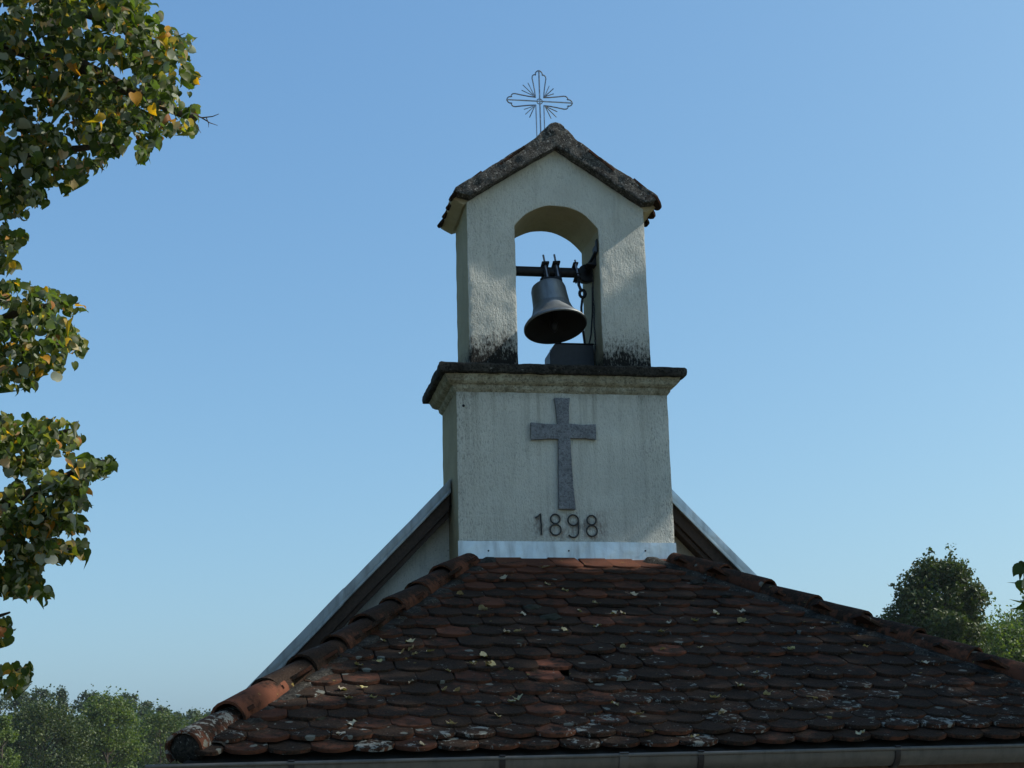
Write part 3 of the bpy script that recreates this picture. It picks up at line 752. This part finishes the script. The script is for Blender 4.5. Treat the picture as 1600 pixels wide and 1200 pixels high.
# motor box on the sill
mb = tag(empty('motor_box', (.10, .2, 1.276+ZB)), 'dark boxy motor housing on the belfry sill beneath the bell', 'motor')
bm = bmesh.new(); add_prism(bm, [(-.135, 0), (.165, 0), (.165, .215), (-.097, .215), (-.135, .155)], 0, .19); bmesh.ops.recalc_face_normals(bm, faces=bm.faces)
bmesh.ops.bevel(bm, geom=list(bm.edges), offset=.005, segments=2, affect='EDGES')
obj('housing', from_bm(bm, 'housing', 30), M_box, mb)
obj('lid', box_mesh('lid', (-.098, -.006, .214), (.169, .196, .222)), M_box, mb)
obj('cable', tube_mesh('cable', [(.14, .05, .2), (.165, .06, .30), (.171, .02, .45), (.172, 0, .62)], .006, 6), M_iron, mb)

# ------------------------------------------------------------------ fallen leaves and moss on the porch roof
M_dry = leafmat('dry_leaf', [(0, (.40, .33, .22)), (.35, (.52, .46, .34)), (.6, (.30, .20, .11)), (.8, (.55, .49, .38)), (1, (.40, .34, .14))], None, False, .08)
def dry_leaf(seed):
    r_ = random.Random(seed); bm = bmesh.new(); c = bm.verts.new((0, 0, .006)); ring = []
    for k in range(11):
        a = 6.28318*k/11; rr_ = .022*(1+.35*math.cos(a))*(1+r_.uniform(-.2, .2))
        ring.append(bm.verts.new((rr_*math.cos(a), rr_*math.sin(a)*.85, .004+r_.uniform(0, .016))))
    for k in range(11): bm.faces.new((c, ring[k], ring[(k+1) % 11]))
    st = [bm.verts.new(p) for p in ((-.014, -.0012, .006), (-.014, .0012, .006), (-.045, .004, .014), (-.045, .002, .014))]; bm.faces.new(st)
    return from_bm(bm, 'fallen_leaf', 60)
DRY = [dry_leaf(s) for s in range(6)]
z4 = [(1060, 405), (1170, 413), (1147, 455), (1255, 453), (1045, 492), (955, 510), (1185, 437), (1435, 500), (1505, 508), (1475, 470), (1180, 577), (885, 610), (925, 647), (1020, 643), (975, 603), (1320, 612), (1375, 617), (935, 752), (880, 800), (1350, 757), (1388, 213), (1483, 275), (1200, 460), (1330, 530), (1220, 838)]
z5 = [(405, 102), (230, 146), (412, 172), (485, 197), (768, 213), (612, 248), (150, 277), (310, 295), (725, 290), (545, 283), (690, 292), (1110, 292), (1225, 283), (1028, 322), (925, 330), (1232, 325), (620, 348), (893, 368), (238, 370), (297, 370), (478, 362), (733, 433), (900, 440), (1430, 440), (100, 502), (172, 508), (265, 527), (1285, 540), (1215, 597), (1115, 645), (265, 662), (295, 650), (205, 723), (1145, 708), (695, 672), (18, 755), (840, 787), (1025, 808), (805, 715), (1050, 436)]
z6 = [(50, 480), (405, 645), (760, 633), (510, 548), (245, 755), (170, 820), (295, 855), (85, 940), (735, 1042), (1030, 710)]
LP = [(200+x/2.667, 850+y/2.667) for x, y in z4] + [(700+x/2.667, 850+y/2.667) for x, y in z5] + [(1100+x/3, 800+y/3) for x, y in z6]
for u, v in LP:
    p = on_roof(u, v, .052)
    o = obj('fallen_leaf', DRY[rnd.randrange(6)], M_dry, None, p + Vector((0, 0, ZB)))
    o.rotation_euler = (front.to_euler().x + rnd.gauss(0, .15), rnd.gauss(0, .15), rnd.uniform(0, 6.28)); s_ = rnd.uniform(.65, 1.15); o.scale = (s_, s_, s_)
    tag(o, 'small dry curled leaf fallen on the porch roof tiles', 'leaf', 'dry leaves scattered over the porch roof')
def clump(seed):
    r_ = random.Random(seed); bm = bmesh.new(); bmesh.ops.create_icosphere(bm, subdivisions=3, radius=1)
    for v in bm.verts:
        n_ = v.co.copy(); k = 1 + .45*noise.noise(n_*2.2 + Vector((seed, 0, 0))) + .25*noise.noise(n_*6 + Vector((seed, 3, 0))); v.co = Vector((n_.x*k, n_.y*k*.8, max(-.2, n_.z*k*.42)))
    return from_bm(bm, 'moss_clump', 80)
for k, (u, v, s_, lab) in enumerate(((832, 950, .050, 'dark moss clump on a tile of the upper left porch roof'), (862, 966, .060, 'largest black moss patch on the porch roof, below a smaller one'),
        (738, 977, .035, 'small moss tuft on the tiles under the left tower edge'), (811, 1003, .030, 'round moss tuft in the middle of the porch roof'),
        (495, 1123, .036, 'moss lump low on the porch roof near the left hip'), (1090, 911, .045, 'moss lump beside the top of the right hip'),
        (1133, 930, .040, 'pale lichened moss lump on tiles below the right hip'))):
    p = on_roof(u, v, .046); o = obj('moss_clump', clump(k), M_mortar if k > 4 else M_moss, None, p + Vector((0, 0, ZB)))
    o.rotation_euler = (front.to_euler().x, 0, 0); o.scale = (s_, s_, s_*.8); tag(o, lab, 'moss')

# ------------------------------------------------------------------ foliage
HEART = np.array([(0, -.10), (.25, -.21), (.47, -.06), (.52, .22), (.43, .50), (.22, .72), (0, .86), (-.22, .72), (-.43, .50), (-.52, .22), (-.47, -.06), (-.25, -.21)])
def heart_geo(fold=.30, droop=.34):
    V = [(0, -.10, 0), (0, .25, 0), (0, .6, -.05), (0, .86, -.05-droop)]
    for x, y in HEART[1:6]: V.append((x, y, fold*abs(x) - droop*max(0, y-.3)**1.3))
    for x, y in HEART[7:12][::-1]: V.append((x, y, fold*abs(x) - droop*max(0, y-.3)**1.3))
    # 0 base,1 mid,2 mid2,3 tip, right 4..8, left 9..13
    F = [(0, 4, 5, 1), (1, 5, 6), (1, 6, 7, 2), (2, 7, 8), (2, 8, 3), (0, 1, 10, 9), (1, 11, 10), (1, 2, 12, 11), (2, 13, 12), (2, 3, 13)]
    return np.array(V, float), F
HV, HF = heart_geo()
KV = np.array([(0, -.1, 0), (.46, .3, .10), (0, .95, -.12), (-.46, .3, .10)]); KF = [(0, 1, 2), (0, 2, 3)]
def leaf_frames(c, d, n):
    d = d/np.linalg.norm(d, axis=1, keepdims=True); x = np.cross(d, n); x /= np.linalg.norm(x, axis=1, keepdims=True)+1e-9; z = np.cross(x, d); return x, d, z
def leaf_cloud(name, c, d, n, size, GV, GF, material):
    x, y, z = leaf_frames(c, d, n); k = len(GV); s = size[:, None, None]
    V = c[:, None, :] + s*(GV[None, :, 0:1]*x[:, None, :] + GV[None, :, 1:2]*y[:, None, :] + GV[None, :, 2:3]*z[:, None, :])
    N_ = len(c); V = V.reshape(-1, 3)
    lt = np.array([len(f) for f in GF]); idx = np.concatenate([np.array(f) for f in GF])
    li = (idx[None, :] + (np.arange(N_)*k)[:, None]).ravel(); tot = np.tile(lt, N_); st = np.concatenate([[0], np.cumsum(tot)[:-1]])
    me = bpy.data.meshes.new(name); me.vertices.add(len(V)); me.vertices.foreach_set('co', V.ravel().astype(np.float32))
    me.loops.add(len(li)); me.loops.foreach_set('vertex_index', li.astype(np.int32))
    me.polygons.add(len(tot)); me.polygons.foreach_set('loop_start', st.astype(np.int32)); me.polygons.foreach_set('loop_total', tot.astype(np.int32))
    me.update(calc_edges=True); me.materials.append(material); return me
rs = np.random.RandomState(11)
GREENS = [(0, (.028, .045, .012)), (.22, (.050, .080, .016)), (.5, (.075, .110, .020)), (.72, (.050, .070, .020)), (.80, (.12, .14, .025)), (.88, (.22, .20, .03)), (.925, (.60, .32, .02)), (.965, (.30, .10, .03)), (1, (.35, .28, .14))]
M_leaf = leafmat('linden_leaf', GREENS, (.62, .65, .55), True, .42)
M_leafo = leafmat('linden_leaf_single', GREENS, (.62, .65, .55), False, .42)

# left linden: boughs that reach into the picture; every bough is a chain of points with a depth from the camera
def inside(poly, x, y):
    c = False; j = len(poly)-1
    for i in range(len(poly)):
        if (poly[i][1] > y) != (poly[j][1] > y) and x < (poly[j][0]-poly[i][0])*(y-poly[i][1])/(poly[j][1]-poly[i][1]) + poly[i][0]: c = not c
        j = i
    return c
masses = [  # outline of each leafy bough and how many leaves it carries
    ([(-260, -60), (215, -60), (222, -4), (250, 40), (285, 66), (300, 112), (312, 150), (295, 205), (258, 208), (240, 225), (215, 250), (180, 240), (150, 262), (132, 270), (105, 300), (80, 285), (60, 318), (30, 345), (0, 340), (-260, 400)],
     [[(168, 104), (215, 106), (212, 126), (185, 136), (168, 128)], [(28, 80), (52, 92), (40, 108), (22, 96)], [(28, 140), (55, 138), (52, 160), (30, 158)], [(70, 180), (90, 190), (86, 205), (70, 200)]], 2000),
    ([(-200, 355), (15, 360), (40, 366), (30, 385), (18, 420), (0, 425), (-200, 440)], [], 170),
    ([(-200, 445), (30, 446), (50, 455), (78, 462), (100, 465), (118, 458), (128, 476), (122, 500), (105, 498), (96, 510), (118, 520), (132, 535), (128, 556), (105, 560), (90, 590), (72, 578), (45, 605), (30, 612), (10, 605), (-200, 640)],
     [[(88, 480), (104, 490), (92, 508), (82, 500)], [(8, 478), (30, 485), (20, 500), (6, 494)]], 560),
    ([(-200, 650), (20, 655), (60, 668), (95, 665), (118, 662), (130, 690), (118, 705), (92, 716), (75, 712), (60, 735), (62, 750), (30, 745), (-10, 735), (-200, 740)], [], 300),
    ([(-20, 770), (40, 765), (90, 745), (130, 722), (172, 722), (184, 732), (150, 748), (130, 762), (122, 780), (130, 790), (122, 805), (100, 800), (118, 822), (128, 832), (100, 838), (75, 830), (60, 850), (-20, 850)],
     [[(20, 780), (45, 782), (35, 800), (15, 796)], [(70, 775), (92, 772), (84, 786)], [(40, 820), (60, 826), (52, 838)], [(95, 775), (112, 770), (108, 785)]], 290),
    ([(-120, 840), (40, 845), (70, 848), (105, 852), (138, 860), (132, 876), (110, 872), (84, 880), (62, 885), (55, 905), (70, 925), (72, 935), (40, 938), (0, 930), (-120, 950)], [], 260),
    ([(-100, 960), (5, 968), (16, 985), (12, 1008), (-100, 1015)], [], 60),
    ([(-100, 1040), (20, 1048), (48, 1048), (52, 1064), (36, 1078), (18, 1084), (4, 1092), (-100, 1095)], [], 60)]
cs, ds, ns, sz = [], [], [], []
for poly, holes, cnt in masses:
    xs = [p[0] for p in poly]; ys = [p[1] for p in poly]; k = 0; tries = 0
    cnt_ = int(cnt*4.9)
    while k < cnt_ and tries < cnt_*60:
        tries += 1
        u, v = rs.uniform(min(xs), max(xs)), rs.uniform(min(ys), max(ys))
        jx = 17*noise.noise(Vector((u*.055, v*.055, 7))) + 8*noise.noise(Vector((u*.16, v*.16, 2))); jy = 17*noise.noise(Vector((u*.055, v*.055, 17))) + 8*noise.noise(Vector((u*.16, v*.16, 12)))
        if not inside(poly, u+jx-3, v+jy) or any(inside(h, u, v) for h in holes): continue
        cl_ = noise.noise(Vector((u*.042, v*.042, 1.5)))
        if cl_ < (-.20 if v < 400 else -.08) and rs.rand() < .85: continue
        d_ = rs.uniform(7.0, 8.3) + .25*cl_
        size = rs.uniform(.030, .060)
        p = at_depth(u, v - 6, d_)
        dirv = np.array((rs.normal(.25, .6), rs.normal(-.15, .55), rs.normal(-.70, .5)))
        nv = np.array((rs.normal(.3, .75), rs.normal(-.35, .75), rs.normal(.7, .6)))
        cs.append((p.x, p.y, p.z + ZB)); ds.append(dirv); ns.append(nv); sz.append(size); k += 1
cs, ds, ns, sz = map(np.array, (cs, ds, ns, sz))
lin = tag(empty('linden_tree', (-6.4, -.6, 0)), 'near leafy tree at the left edge with some yellowing leaves', 'tree')
LO = np.array((-6.4, -.6, 0))
# the 300 leaves that show largest in front are single objects
pu = []
for c in cs:
    q = Vector(c) - Vector((0, 0, ZB)) - CAM; zz = q.dot(fw); pu.append((zz, 800+FPX*q.dot(cr)/zz, 600-FPX*q.dot(cu)/zz))
pu = np.array(pu); vis = np.where((pu[:, 1] > 4) & (pu[:, 2] > 4))[0]
pick = vis[np.argsort(pu[vis, 0]/sz[vis]**.5)][:300]
heart = bpy.data.meshes.new('leaf'); heart.from_pydata(HV.tolist(), [], HF); heart.materials.append(M_leafo); smooth(heart, 60)
heart2 = bpy.data.meshes.new('leaf'); V2 = HV.copy(); V2[:, 0] *= .82; V2[:, 2] *= 2.6; V2[:, 2] += .10*np.sin(V2[:, 1]*5); heart2.from_pydata(V2.tolist(), [], HF); heart2.materials.append(M_leafo); smooth(heart2, 60)
X, Y, Z = leaf_frames(cs[pick], ds[pick], ns[pick])
for i, k in enumerate(pick):
    o = obj('leaf', (heart, heart2, heart2)[i % 3], None, lin); M4 = Matrix.Identity(4)
    for a in range(3): M4[a][0] = X[i][a]*sz[k]; M4[a][1] = Y[i][a]*sz[k]; M4[a][2] = Z[i][a]*sz[k]; M4[a][3] = cs[k][a] - LO[a]
    o.matrix_local = M4
mask = np.ones(len(cs), bool); mask[pick] = False
# rest of the crown outside the picture
oc = []
while len(oc) < 24000:
    p = rs.normal(0, 1, 3); p /= np.linalg.norm(p); p *= rs.rand()**.42; p = np.array((-6.1, -.9, 6.0)) + p*np.array((3.6, 3.2, 4.6))
    if noise.noise(Vector(p)*1.1) < -.18: continue
    q = Vector(p) - Vector((0, 0, ZB)) - CAM; zz = q.dot(fw); u = 800+FPX*q.dot(cr)/max(zz, .1)
    if u > -60 or zz < 1: continue
    oc.append(p)
oc = np.array(oc)
fol = leaf_cloud('foliage', np.concatenate((cs[mask], oc)) - LO, np.concatenate((ds[mask], rs.normal(0, .5, (len(oc), 3)) + (0, 0, -.7))), np.concatenate((ns[mask], rs.normal(0, .6, (len(oc), 3)) + (0, -.2, .7))), np.concatenate((sz[mask], rs.uniform(.055, .085, len(oc)))), HV, HF, M_leaf)
fo = obj('foliage', fol, None, lin); fo['kind'] = 'stuff'
def tr(pts): return [Vector(p) - Vector(LO) for p in pts]
obj('trunk', tube_mesh('trunk', tr([(-6.4, -.6, -.15), (-6.42, -.62, .6), (-6.3, -.55, 2.2), (-6.45, -.6, 4.5), (-6.4, -.5, 7), (-6.5, -.5, 9.8)]), [.30, .24, .2, .16, .11, .03], 14), M_bark, lin)
def bough(pix, z0, r0, side=()):
    pts = [(-6.4, -.6, z0)] + [tuple(at_depth(u, v, d) + Vector((0, 0, ZB))) for u, v, d in pix]
    n = len(pts); obj('branch', tube_mesh('branch', tr(pts), [r0*(1-i/(n-.2))+.002 for i in range(n)], 7), M_bark, lin)
def twig(pix, r0=.006):
    pts = [tuple(at_depth(u, v, d) + Vector((0, 0, ZB))) for u, v, d in pix]; n = len(pts)
    obj('twig', tube_mesh('twig', tr(pts), [r0*(1-.7*i/(n-1)) for i in range(n)], 5), M_bark, lin)
bough([(-150, 120, 8), (20, 70, 7.8), (120, 100, 7.7), (200, 140, 7.6), (285, 178, 7.5), (310, 182, 7.5)], 4.8, .07)
bough([(-150, 0, 8), (60, -10, 7.8), (160, 30, 7.7), (250, 70, 7.6)], 5.6, .06)
bough([(-120, 300, 8), (10, 250, 7.8), (90, 235, 7.6), (190, 225, 7.5)], 4.0, .05)
bough([(-100, 500, 8), (0, 502, 7.7), (25, 488, 7.6), (60, 480, 7.6), (112, 470, 7.5)], 3.4, .04)
bough([(-100, 560, 8), (20, 550, 7.7), (80, 540, 7.6), (120, 545, 7.5)], 3.2, .035)
bough([(-80, 700, 8), (30, 690, 7.7), (110, 672, 7.5)], 2.9, .03)
bough([(-60, 800, 8), (15, 782, 7.6), (60, 765, 7.5), (100, 745, 7.5), (135, 725, 7.5), (176, 718, 7.5)], 2.6, .035)
bough([(-60, 800, 8), (0, 812, 7.6), (30, 832, 7.6), (80, 850, 7.5), (130, 866, 7.5)], 2.5, .03)
bough([(-80, 900, 8), (10, 905, 7.6), (60, 930, 7.5)], 2.3, .025)
bough([(-80, 1040, 8), (0, 1049, 7.6), (30, 1047, 7.5)], 2.0, .02)
bough([(-80, 960, 8), (0, 962, 7.6), (15, 957, 7.5)], 2.2, .015)
twig([(300, 178, 7.5), (315, 184, 7.5), (332, 182, 7.48), (342, 178, 7.45)], .005); twig([(315, 184, 7.5), (328, 192, 7.5), (340, 196, 7.5)], .004)
twig([(300, 182, 7.5), (307, 196, 7.5), (314, 208, 7.5)], .004); twig([(322, 183, 7.5), (326, 193, 7.5), (326, 199, 7.5)], .003)
twig([(272, 56, 7.6), (282, 55, 7.6), (289, 52, 7.6)], .004); twig([(205, 26, 7.6), (208, 15, 7.6)], .004)
for u, v in ((120, 160), (230, 190), (60, 210), (150, 60), (240, 120), (40, 545), (90, 690), (70, 800), (60, 870)):
    twig([(u-40, v+rs.uniform(-15, 15), 7.7), (u, v, 7.6), (u+30, v+rs.uniform(-25, 15), 7.5)], .006)

# right linden: stands beside the chapel outside the picture, shades it; one spray of leaves reaches into the frame
RC = np.array((8.9, -.5, 9.0)); RO = np.array((9.0, -.6, 0))
rlin = tag(empty('linden_tree', tuple(RO)), 'near tree beyond the right edge, only a few dark hanging leaves in view', 'tree')
pts_ = []
while len(pts_) < 80000:
    t = rs.rand(4000); a = rs.rand(4000)*6.283; rr_ = rs.rand(4000)**.5
    w_ = 4.7*np.sin(np.pi*(.10+.86*t))**.75*np.where(t > .62, 1-(t-.62)*1.1, 1)
    p = np.stack((8.9 + rr_*w_*np.cos(a), -.5 + rr_*w_*np.sin(a), 3.6 + 11.6*t), 1)
    keep = np.array([noise.noise(Vector(q)*.9) > -.60 for q in p]); pts_ += list(p[keep])
rp = np.array(pts_[:80000])
# leaves cleared along sun rays, crown shaped to put sun patches on the chapel
ts_ = np.array(TOSUN); keep = np.ones(len(rp), bool)
for (gx, gy_, gz_, gr_) in ((-.46, .0, 5.72, .20), (-.50, .0, 5.40, .15), (-.28, -.05, 6.42, .13), (.56, 0, 5.9, .11), (.66, 0, 3.80, .13), (.06, -.15, 3.68, .10), (.30, -.15, 3.66, .12), (.86, .42, 3.80, .22), (-1.75, -2.1, 2.85, .16), (.72, .1, 6.1, .1)):
    dv = rp - np.array((gx, gy_, gz_)); al = dv @ ts_; keep &= np.linalg.norm(dv - al[:, None]*ts_, axis=1) > gr_ + .06
rp = rp[keep]
spray = []
for u, v in ((1594, 893), (1600, 890), (1606, 898), (1597, 905), (1604, 912), (1598, 917), (1612, 920), (1599, 935), (1606, 932), (1598, 945), (1604, 950), (1597, 953), (1615, 905), (1620, 940), (1630, 925), (1640, 900)):
    q = at_depth(u+2, v-6, 7 + rs.uniform(-.15, .15)); spray.append((q.x, q.y, q.z + ZB))
spray = np.array(spray)
bl_ = []
bpts = [np.array(q) for q in ((8.9, -.6, 4.2), (6.4, -2.0, 4.9), (4.0, -3.1, 4.7), (2.4, -3.0, 4.0), (1.75, -2.93, 3.5))]
while len(bl_) < 900:
    k = rs.randint(0, 4); f = rs.rand(); q = bpts[k]*(1-f) + bpts[k+1]*f + rs.normal(0, 1, 3)*np.array((.2, .2, .17))*(1.4 if k < 2 else .8)
    w = Vector(q) - Vector((0, 0, ZB)) - CAM
    if 800 + FPX*w.dot(cr)/w.dot(fw) > 1665: bl_.append(q)
allc = np.concatenate((rp, np.array(bl_)))
me = leaf_cloud('foliage', allc - RO, rs.normal(0, .6, (len(allc), 3)) + (0, 0, -.6), rs.normal(0, .6, (len(allc), 3)) + (0, 0, .8), rs.uniform(.09, .13, len(allc)), KV, KF, M_leaf)
o = obj('foliage', me, None, rlin); o['kind'] = 'stuff'
Xs, Ys, Zs = leaf_frames(spray, rs.normal(0, .25, spray.shape) + (-.4, 0, -.8), rs.normal(0, .4, spray.shape) + (.3, -.6, .5))
for i in range(len(spray)):
    o = obj('leaf', (heart, heart2)[i % 2], None, rlin); M4 = Matrix.Identity(4)
    for a in range(3): M4[a][0] = Xs[i][a]*.06; M4[a][1] = Ys[i][a]*.06; M4[a][2] = Zs[i][a]*.06; M4[a][3] = spray[i][a] - RO[a]
    o.matrix_local = M4
def tr2(pts): return [Vector(p) - Vector(RO) for p in pts]
obj('trunk', tube_mesh('trunk', tr2([(9.0, -.6, -.15), (8.98, -.58, .7), (8.9, -.6, 3), (8.9, -.5, 6), (8.9, -.5, 9), (8.9, -.5, 14)]), [.42, .33, .28, .22, .14, .03], 14), M_bark, rlin)
e1 = at_depth(1602, 900, 7); e1.z += ZB
obj('branch', tube_mesh('branch', tr2([(8.9, -.6, 4.2), (6.4, -2.0, 4.9), (4.0, -3.1, 4.7), (2.4, -3.0, 4.0), (1.75, -2.93, 3.5), tuple(e1), tuple(e1 + Vector((-.01, 0, -.14)))]), [.09, .06, .035, .018, .008, .004, .002], 7), M_bark, rlin)
for k in range(9):
    a = k*2.4; z0 = 4.5 + k*.8; L_ = 3.8*(1-k*.06)
    obj('limb', tube_mesh('limb', tr2([(8.9, -.55, z0), (8.9+L_*.5*math.cos(a), -.5+L_*.5*math.sin(a), z0+.9), (8.9+L_*math.cos(a), -.5+L_*math.sin(a), z0+1.3)]), [.11, .06, .015], 8), M_bark, rlin)

# ------------------------------------------------------------------ background trees
def tree_geo(seed, H, Wd, base, shape, leaf, cnt):
    """crown leaves as clumps along limbs; returns crown centres, directions, normals, sizes and limb polylines"""
    r_ = np.random.RandomState(seed); limbs = []; C_ = []; NN = []
    ncl = int(60 + Wd*6)
    for k in range(ncl):
        t = r_.rand()**.85; z = base + (H-base)*t*.97
        prof = {'round': math.sqrt(max(.02, 1-(2*t-.85)**2/1.4)), 'cone': (1-t)**.75*.95+.10, 'oval': math.sin(math.pi*min(1, .12+.86*t))**.7}[shape]
        a = r_.rand()*6.283; rr_ = Wd/2*prof*(.35+.65*r_.rand()**.6)
        p = np.array((rr_*math.cos(a), rr_*math.sin(a), z)); limbs.append(p)
        n = int(cnt/ncl*r_.uniform(.5, 1.5)); rad_ = Wd*r_.uniform(.11, .20)
        q = r_.normal(0, 1, (n, 3)); q /= np.linalg.norm(q, axis=1, keepdims=True); q *= r_.rand(n, 1)**.45
        C_.append(p + q*rad_*np.array((1, 1, .8))); NN.append(q*.8 + r_.normal(0, .5, (n, 3)) + (0, 0, .35))
        # feathery shoots
        m_ = n//7; dd = r_.normal(0, .5, 3) + np.array((p[0], p[1], Wd*.35))/Wd; dd /= max(.7, np.linalg.norm(dd)); ts = r_.rand(m_, 1)**1.3
        C_.append(p + dd*ts*rad_*1.5 + r_.normal(0, rad_*.13, (m_, 3))); NN.append(r_.normal(0, 1, (m_, 3)))
    C_ = np.concatenate(C_); NN = np.concatenate(NN); n = len(C_)
    return C_, r_.normal(0, 1, (n, 3)), NN, r_.uniform(.6, 1.3, n)*leaf, limbs
def greens(k, dry=0.):
    k *= 1.12
    return [(0, tuple(x*k for x in (.030, .050, .016))), (.4, tuple(x*k for x in (.050, .078, .020))), (.75, tuple(x*k for x in (.072, .10, .026))), (1, tuple(x*k for x in (.10, .115+.0*dry, .035)))]
M_t = {'mid': leafmat('far_leaf_mid', greens(1.), None, True, .25), 'dark': leafmat('far_leaf_dark', greens(.72), None, True, .2), 'bright': leafmat('far_leaf_bright', greens(1.35), None, True, .3),
       'blue': leafmat('far_leaf_blue', [(0, (.030, .050, .028)), (.5, (.045, .072, .036)), (1, (.07, .10, .05))], None, True, .2)}  # bluer greens: distance haze put into the leaf colour
cache = {}
def crown_mesh(key):
    if key not in cache:
        seed, H, Wd, base, shape, leaf, cnt, mk = key
        c, d, n, s, limbs = tree_geo(seed, H, Wd, base, shape, leaf, cnt)
        bm = bmesh.new(); r_ = random.Random(seed)
        add_tube(bm, [(0, 0, -.4), (0, 0, base*.6), (.1, 0, base), (0, .1, H*.6), (0, 0, H*.93)], [H*.024, H*.018, H*.015, H*.009, .015], 9)
        tm = from_bm(bm, 'trunk', 60); tm.materials.append(M_bark)
        bm = bmesh.new()
        for p in limbs[::2]:
            z0 = max(base*.8, p[2]-math.hypot(p[0], p[1])*.8); add_tube(bm, [(0, 0, z0), (p[0]*.5, p[1]*.5, (z0+p[2])*.5+.1), tuple(p)], [H*.007, H*.005, .012], 5)
        lm = from_bm(bm, 'limbs', 60); lm.materials.append(M_bark)
        cache[key] = (leaf_cloud('crown', c, d, n, s, KV, KF, M_t[mk]), tm, lm)
    return cache[key]
def far_tree(u, v, wpx, dist, label, mk='mid', shape='oval', seed=1, cnt=5000, leafpx=4.2, name='tree', group=None):
    top = at_depth(u, v, dist); top.z += ZB
    gz_ = ground_h(top.x, top.y); H = top.z - gz_; mpp = dist/FPX; Wd = wpx*mpp
    key = (seed, round(H, 2), round(Wd, 2), round(H*.16, 2), shape, leafpx*mpp, cnt, mk)
    cm, tm, lm = crown_mesh(key)
    t = tag(empty(name, (top.x, top.y, gz_)), label, 'tree', group)
    obj('crown', cm, None, t); obj('trunk', tm, None, t); obj('limbs', lm, None, t)
    return t
far_tree(1462, 880, 172, 80, 'tallest dark bushy tree behind the right roof hip', 'dark', 'round', 21, 46000, 4.8, 'oak_tree')
far_tree(1392, 955, 46, 100, 'small pale tree peeping over the right hip left of the tallest tree', 'blue', 'oval', 22, 1800, 3.6, 'young_tree')
far_tree(1545, 978, 175, 92, 'low bright green tree between the tall dark tree and right edge', 'bright', 'round', 23, 24000, 4.4, 'bushy_tree')
far_tree(1604, 950, 170, 105, 'green tree at the right edge of the picture', 'bright', 'round', 24, 24000, 4.4, 'bushy_tree')
far_tree(1690, 965, 150, 100, 'green tree standing just beyond the right edge', 'mid', 'round', 25, 6000, 4.2, 'bushy_tree')
G1 = 'trees at the foot of the wooded hill'; G2 = 'trees on the crest of the wooded hill'
far_tree(170, 1086, 105, 150, 'tall light green tree in front of the wooded hill', 'bright', 'oval', 31, 11000, 3.6, 'hill_tree', G1)
far_tree(72, 1106, 150, 142, 'broad dark tree left of the tall light green one', 'dark', 'round', 32, 12000, 3.6, 'hill_tree', G1)
far_tree(6, 1118, 60, 128, 'fresh green tree cut by the left picture edge', 'bright', 'oval', 33, 5000, 3.8, 'hill_tree', G1)
far_tree(252, 1118, 110, 165, 'mid green tree between light green tree and the roof corner', 'mid', 'round', 34, 8000, 3.6, 'hill_tree', G1)
far_tree(318, 1124, 90, 178, 'tree half hidden behind the left end of the hip', 'mid', 'round', 35, 6000, 3.6, 'hill_tree', G1)
far_tree(-40, 1105, 110, 150, 'dark tree mostly outside the left picture edge', 'dark', 'round', 36, 5000, 3.8, 'hill_tree', G1)
where = ['leftmost hazy tree on the hill crest', 'second hazy tree from the left on the hill crest', 'hazy crest tree above the broad dark tree', 'pointed hazy tree just left of the light green tree',
         'hazy crest tree directly behind the light green tree', 'hazy crest tree just right of the light green tree', 'low crest tree where the hill begins to drop', 'small crest tree midway down the falling hill line',
         'small crest tree two before the roof corner', 'crest tree nearest the roof corner, on its left', 'crest tree disappearing behind the roof corner']
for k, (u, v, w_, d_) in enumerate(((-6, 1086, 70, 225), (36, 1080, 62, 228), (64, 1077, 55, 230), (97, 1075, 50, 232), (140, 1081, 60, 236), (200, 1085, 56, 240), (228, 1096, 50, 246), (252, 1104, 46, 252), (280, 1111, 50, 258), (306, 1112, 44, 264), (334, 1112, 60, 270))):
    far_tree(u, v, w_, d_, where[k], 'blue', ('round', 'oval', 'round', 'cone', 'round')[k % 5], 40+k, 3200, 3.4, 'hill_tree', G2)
# the closed wood behind and between them
wc, wn = [], []
for k in range(520):
    u = rs.uniform(-330, 470); d_ = rs.uniform(185, 330); p = at_depth(u, 1150, d_); gh = ground_h(p.x, p.y); h_ = rs.uniform(5.5, 9.0)
    n = 90; q = rs.normal(0, 1, (n, 3)); q /= np.linalg.norm(q, axis=1, keepdims=True); q *= rs.rand(n, 1)**.4
    wc.append(np.array((p.x, p.y, gh + h_*.55)) + q*np.array((2.6, 2.6, h_*.48))); wn.append(q + rs.normal(0, .5, (n, 3)) + (0, 0, .4))
wc = np.concatenate(wc); wn = np.concatenate(wn)
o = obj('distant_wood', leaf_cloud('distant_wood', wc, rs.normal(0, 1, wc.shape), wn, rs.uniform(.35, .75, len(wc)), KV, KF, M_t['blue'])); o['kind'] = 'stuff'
o['label'] = 'closed distant wood filling the hillside behind the separate trees'; o['category'] = 'wood'

# ------------------------------------------------------------------ thin haze over the valley
bm = bmesh.new(); add_box(bm, (-420, -40, -1.5), (420, 420, 34)); bmesh.ops.recalc_face_normals(bm, faces=bm.faces)
Mh = bpy.data.materials.new('haze_air'); Mh.use_nodes = True; th = Mh.node_tree; th.nodes.remove(th.nodes['Principled BSDF'])
pv = th.nodes.new('ShaderNodeVolumePrincipled'); pv.inputs['Color'].default_value = (.80, .88, 1, 1); pv.inputs['Density'].default_value = .00013; pv.inputs['Anisotropy'].default_value = .2
th.links.new(pv.outputs[0], th.nodes['Material Output'].inputs['Volume'])
hz = obj('haze', from_bm(bm, 'haze'), Mh); hz['kind'] = 'stuff'; hz['label'] = 'thin pale haze in the air over the valley'
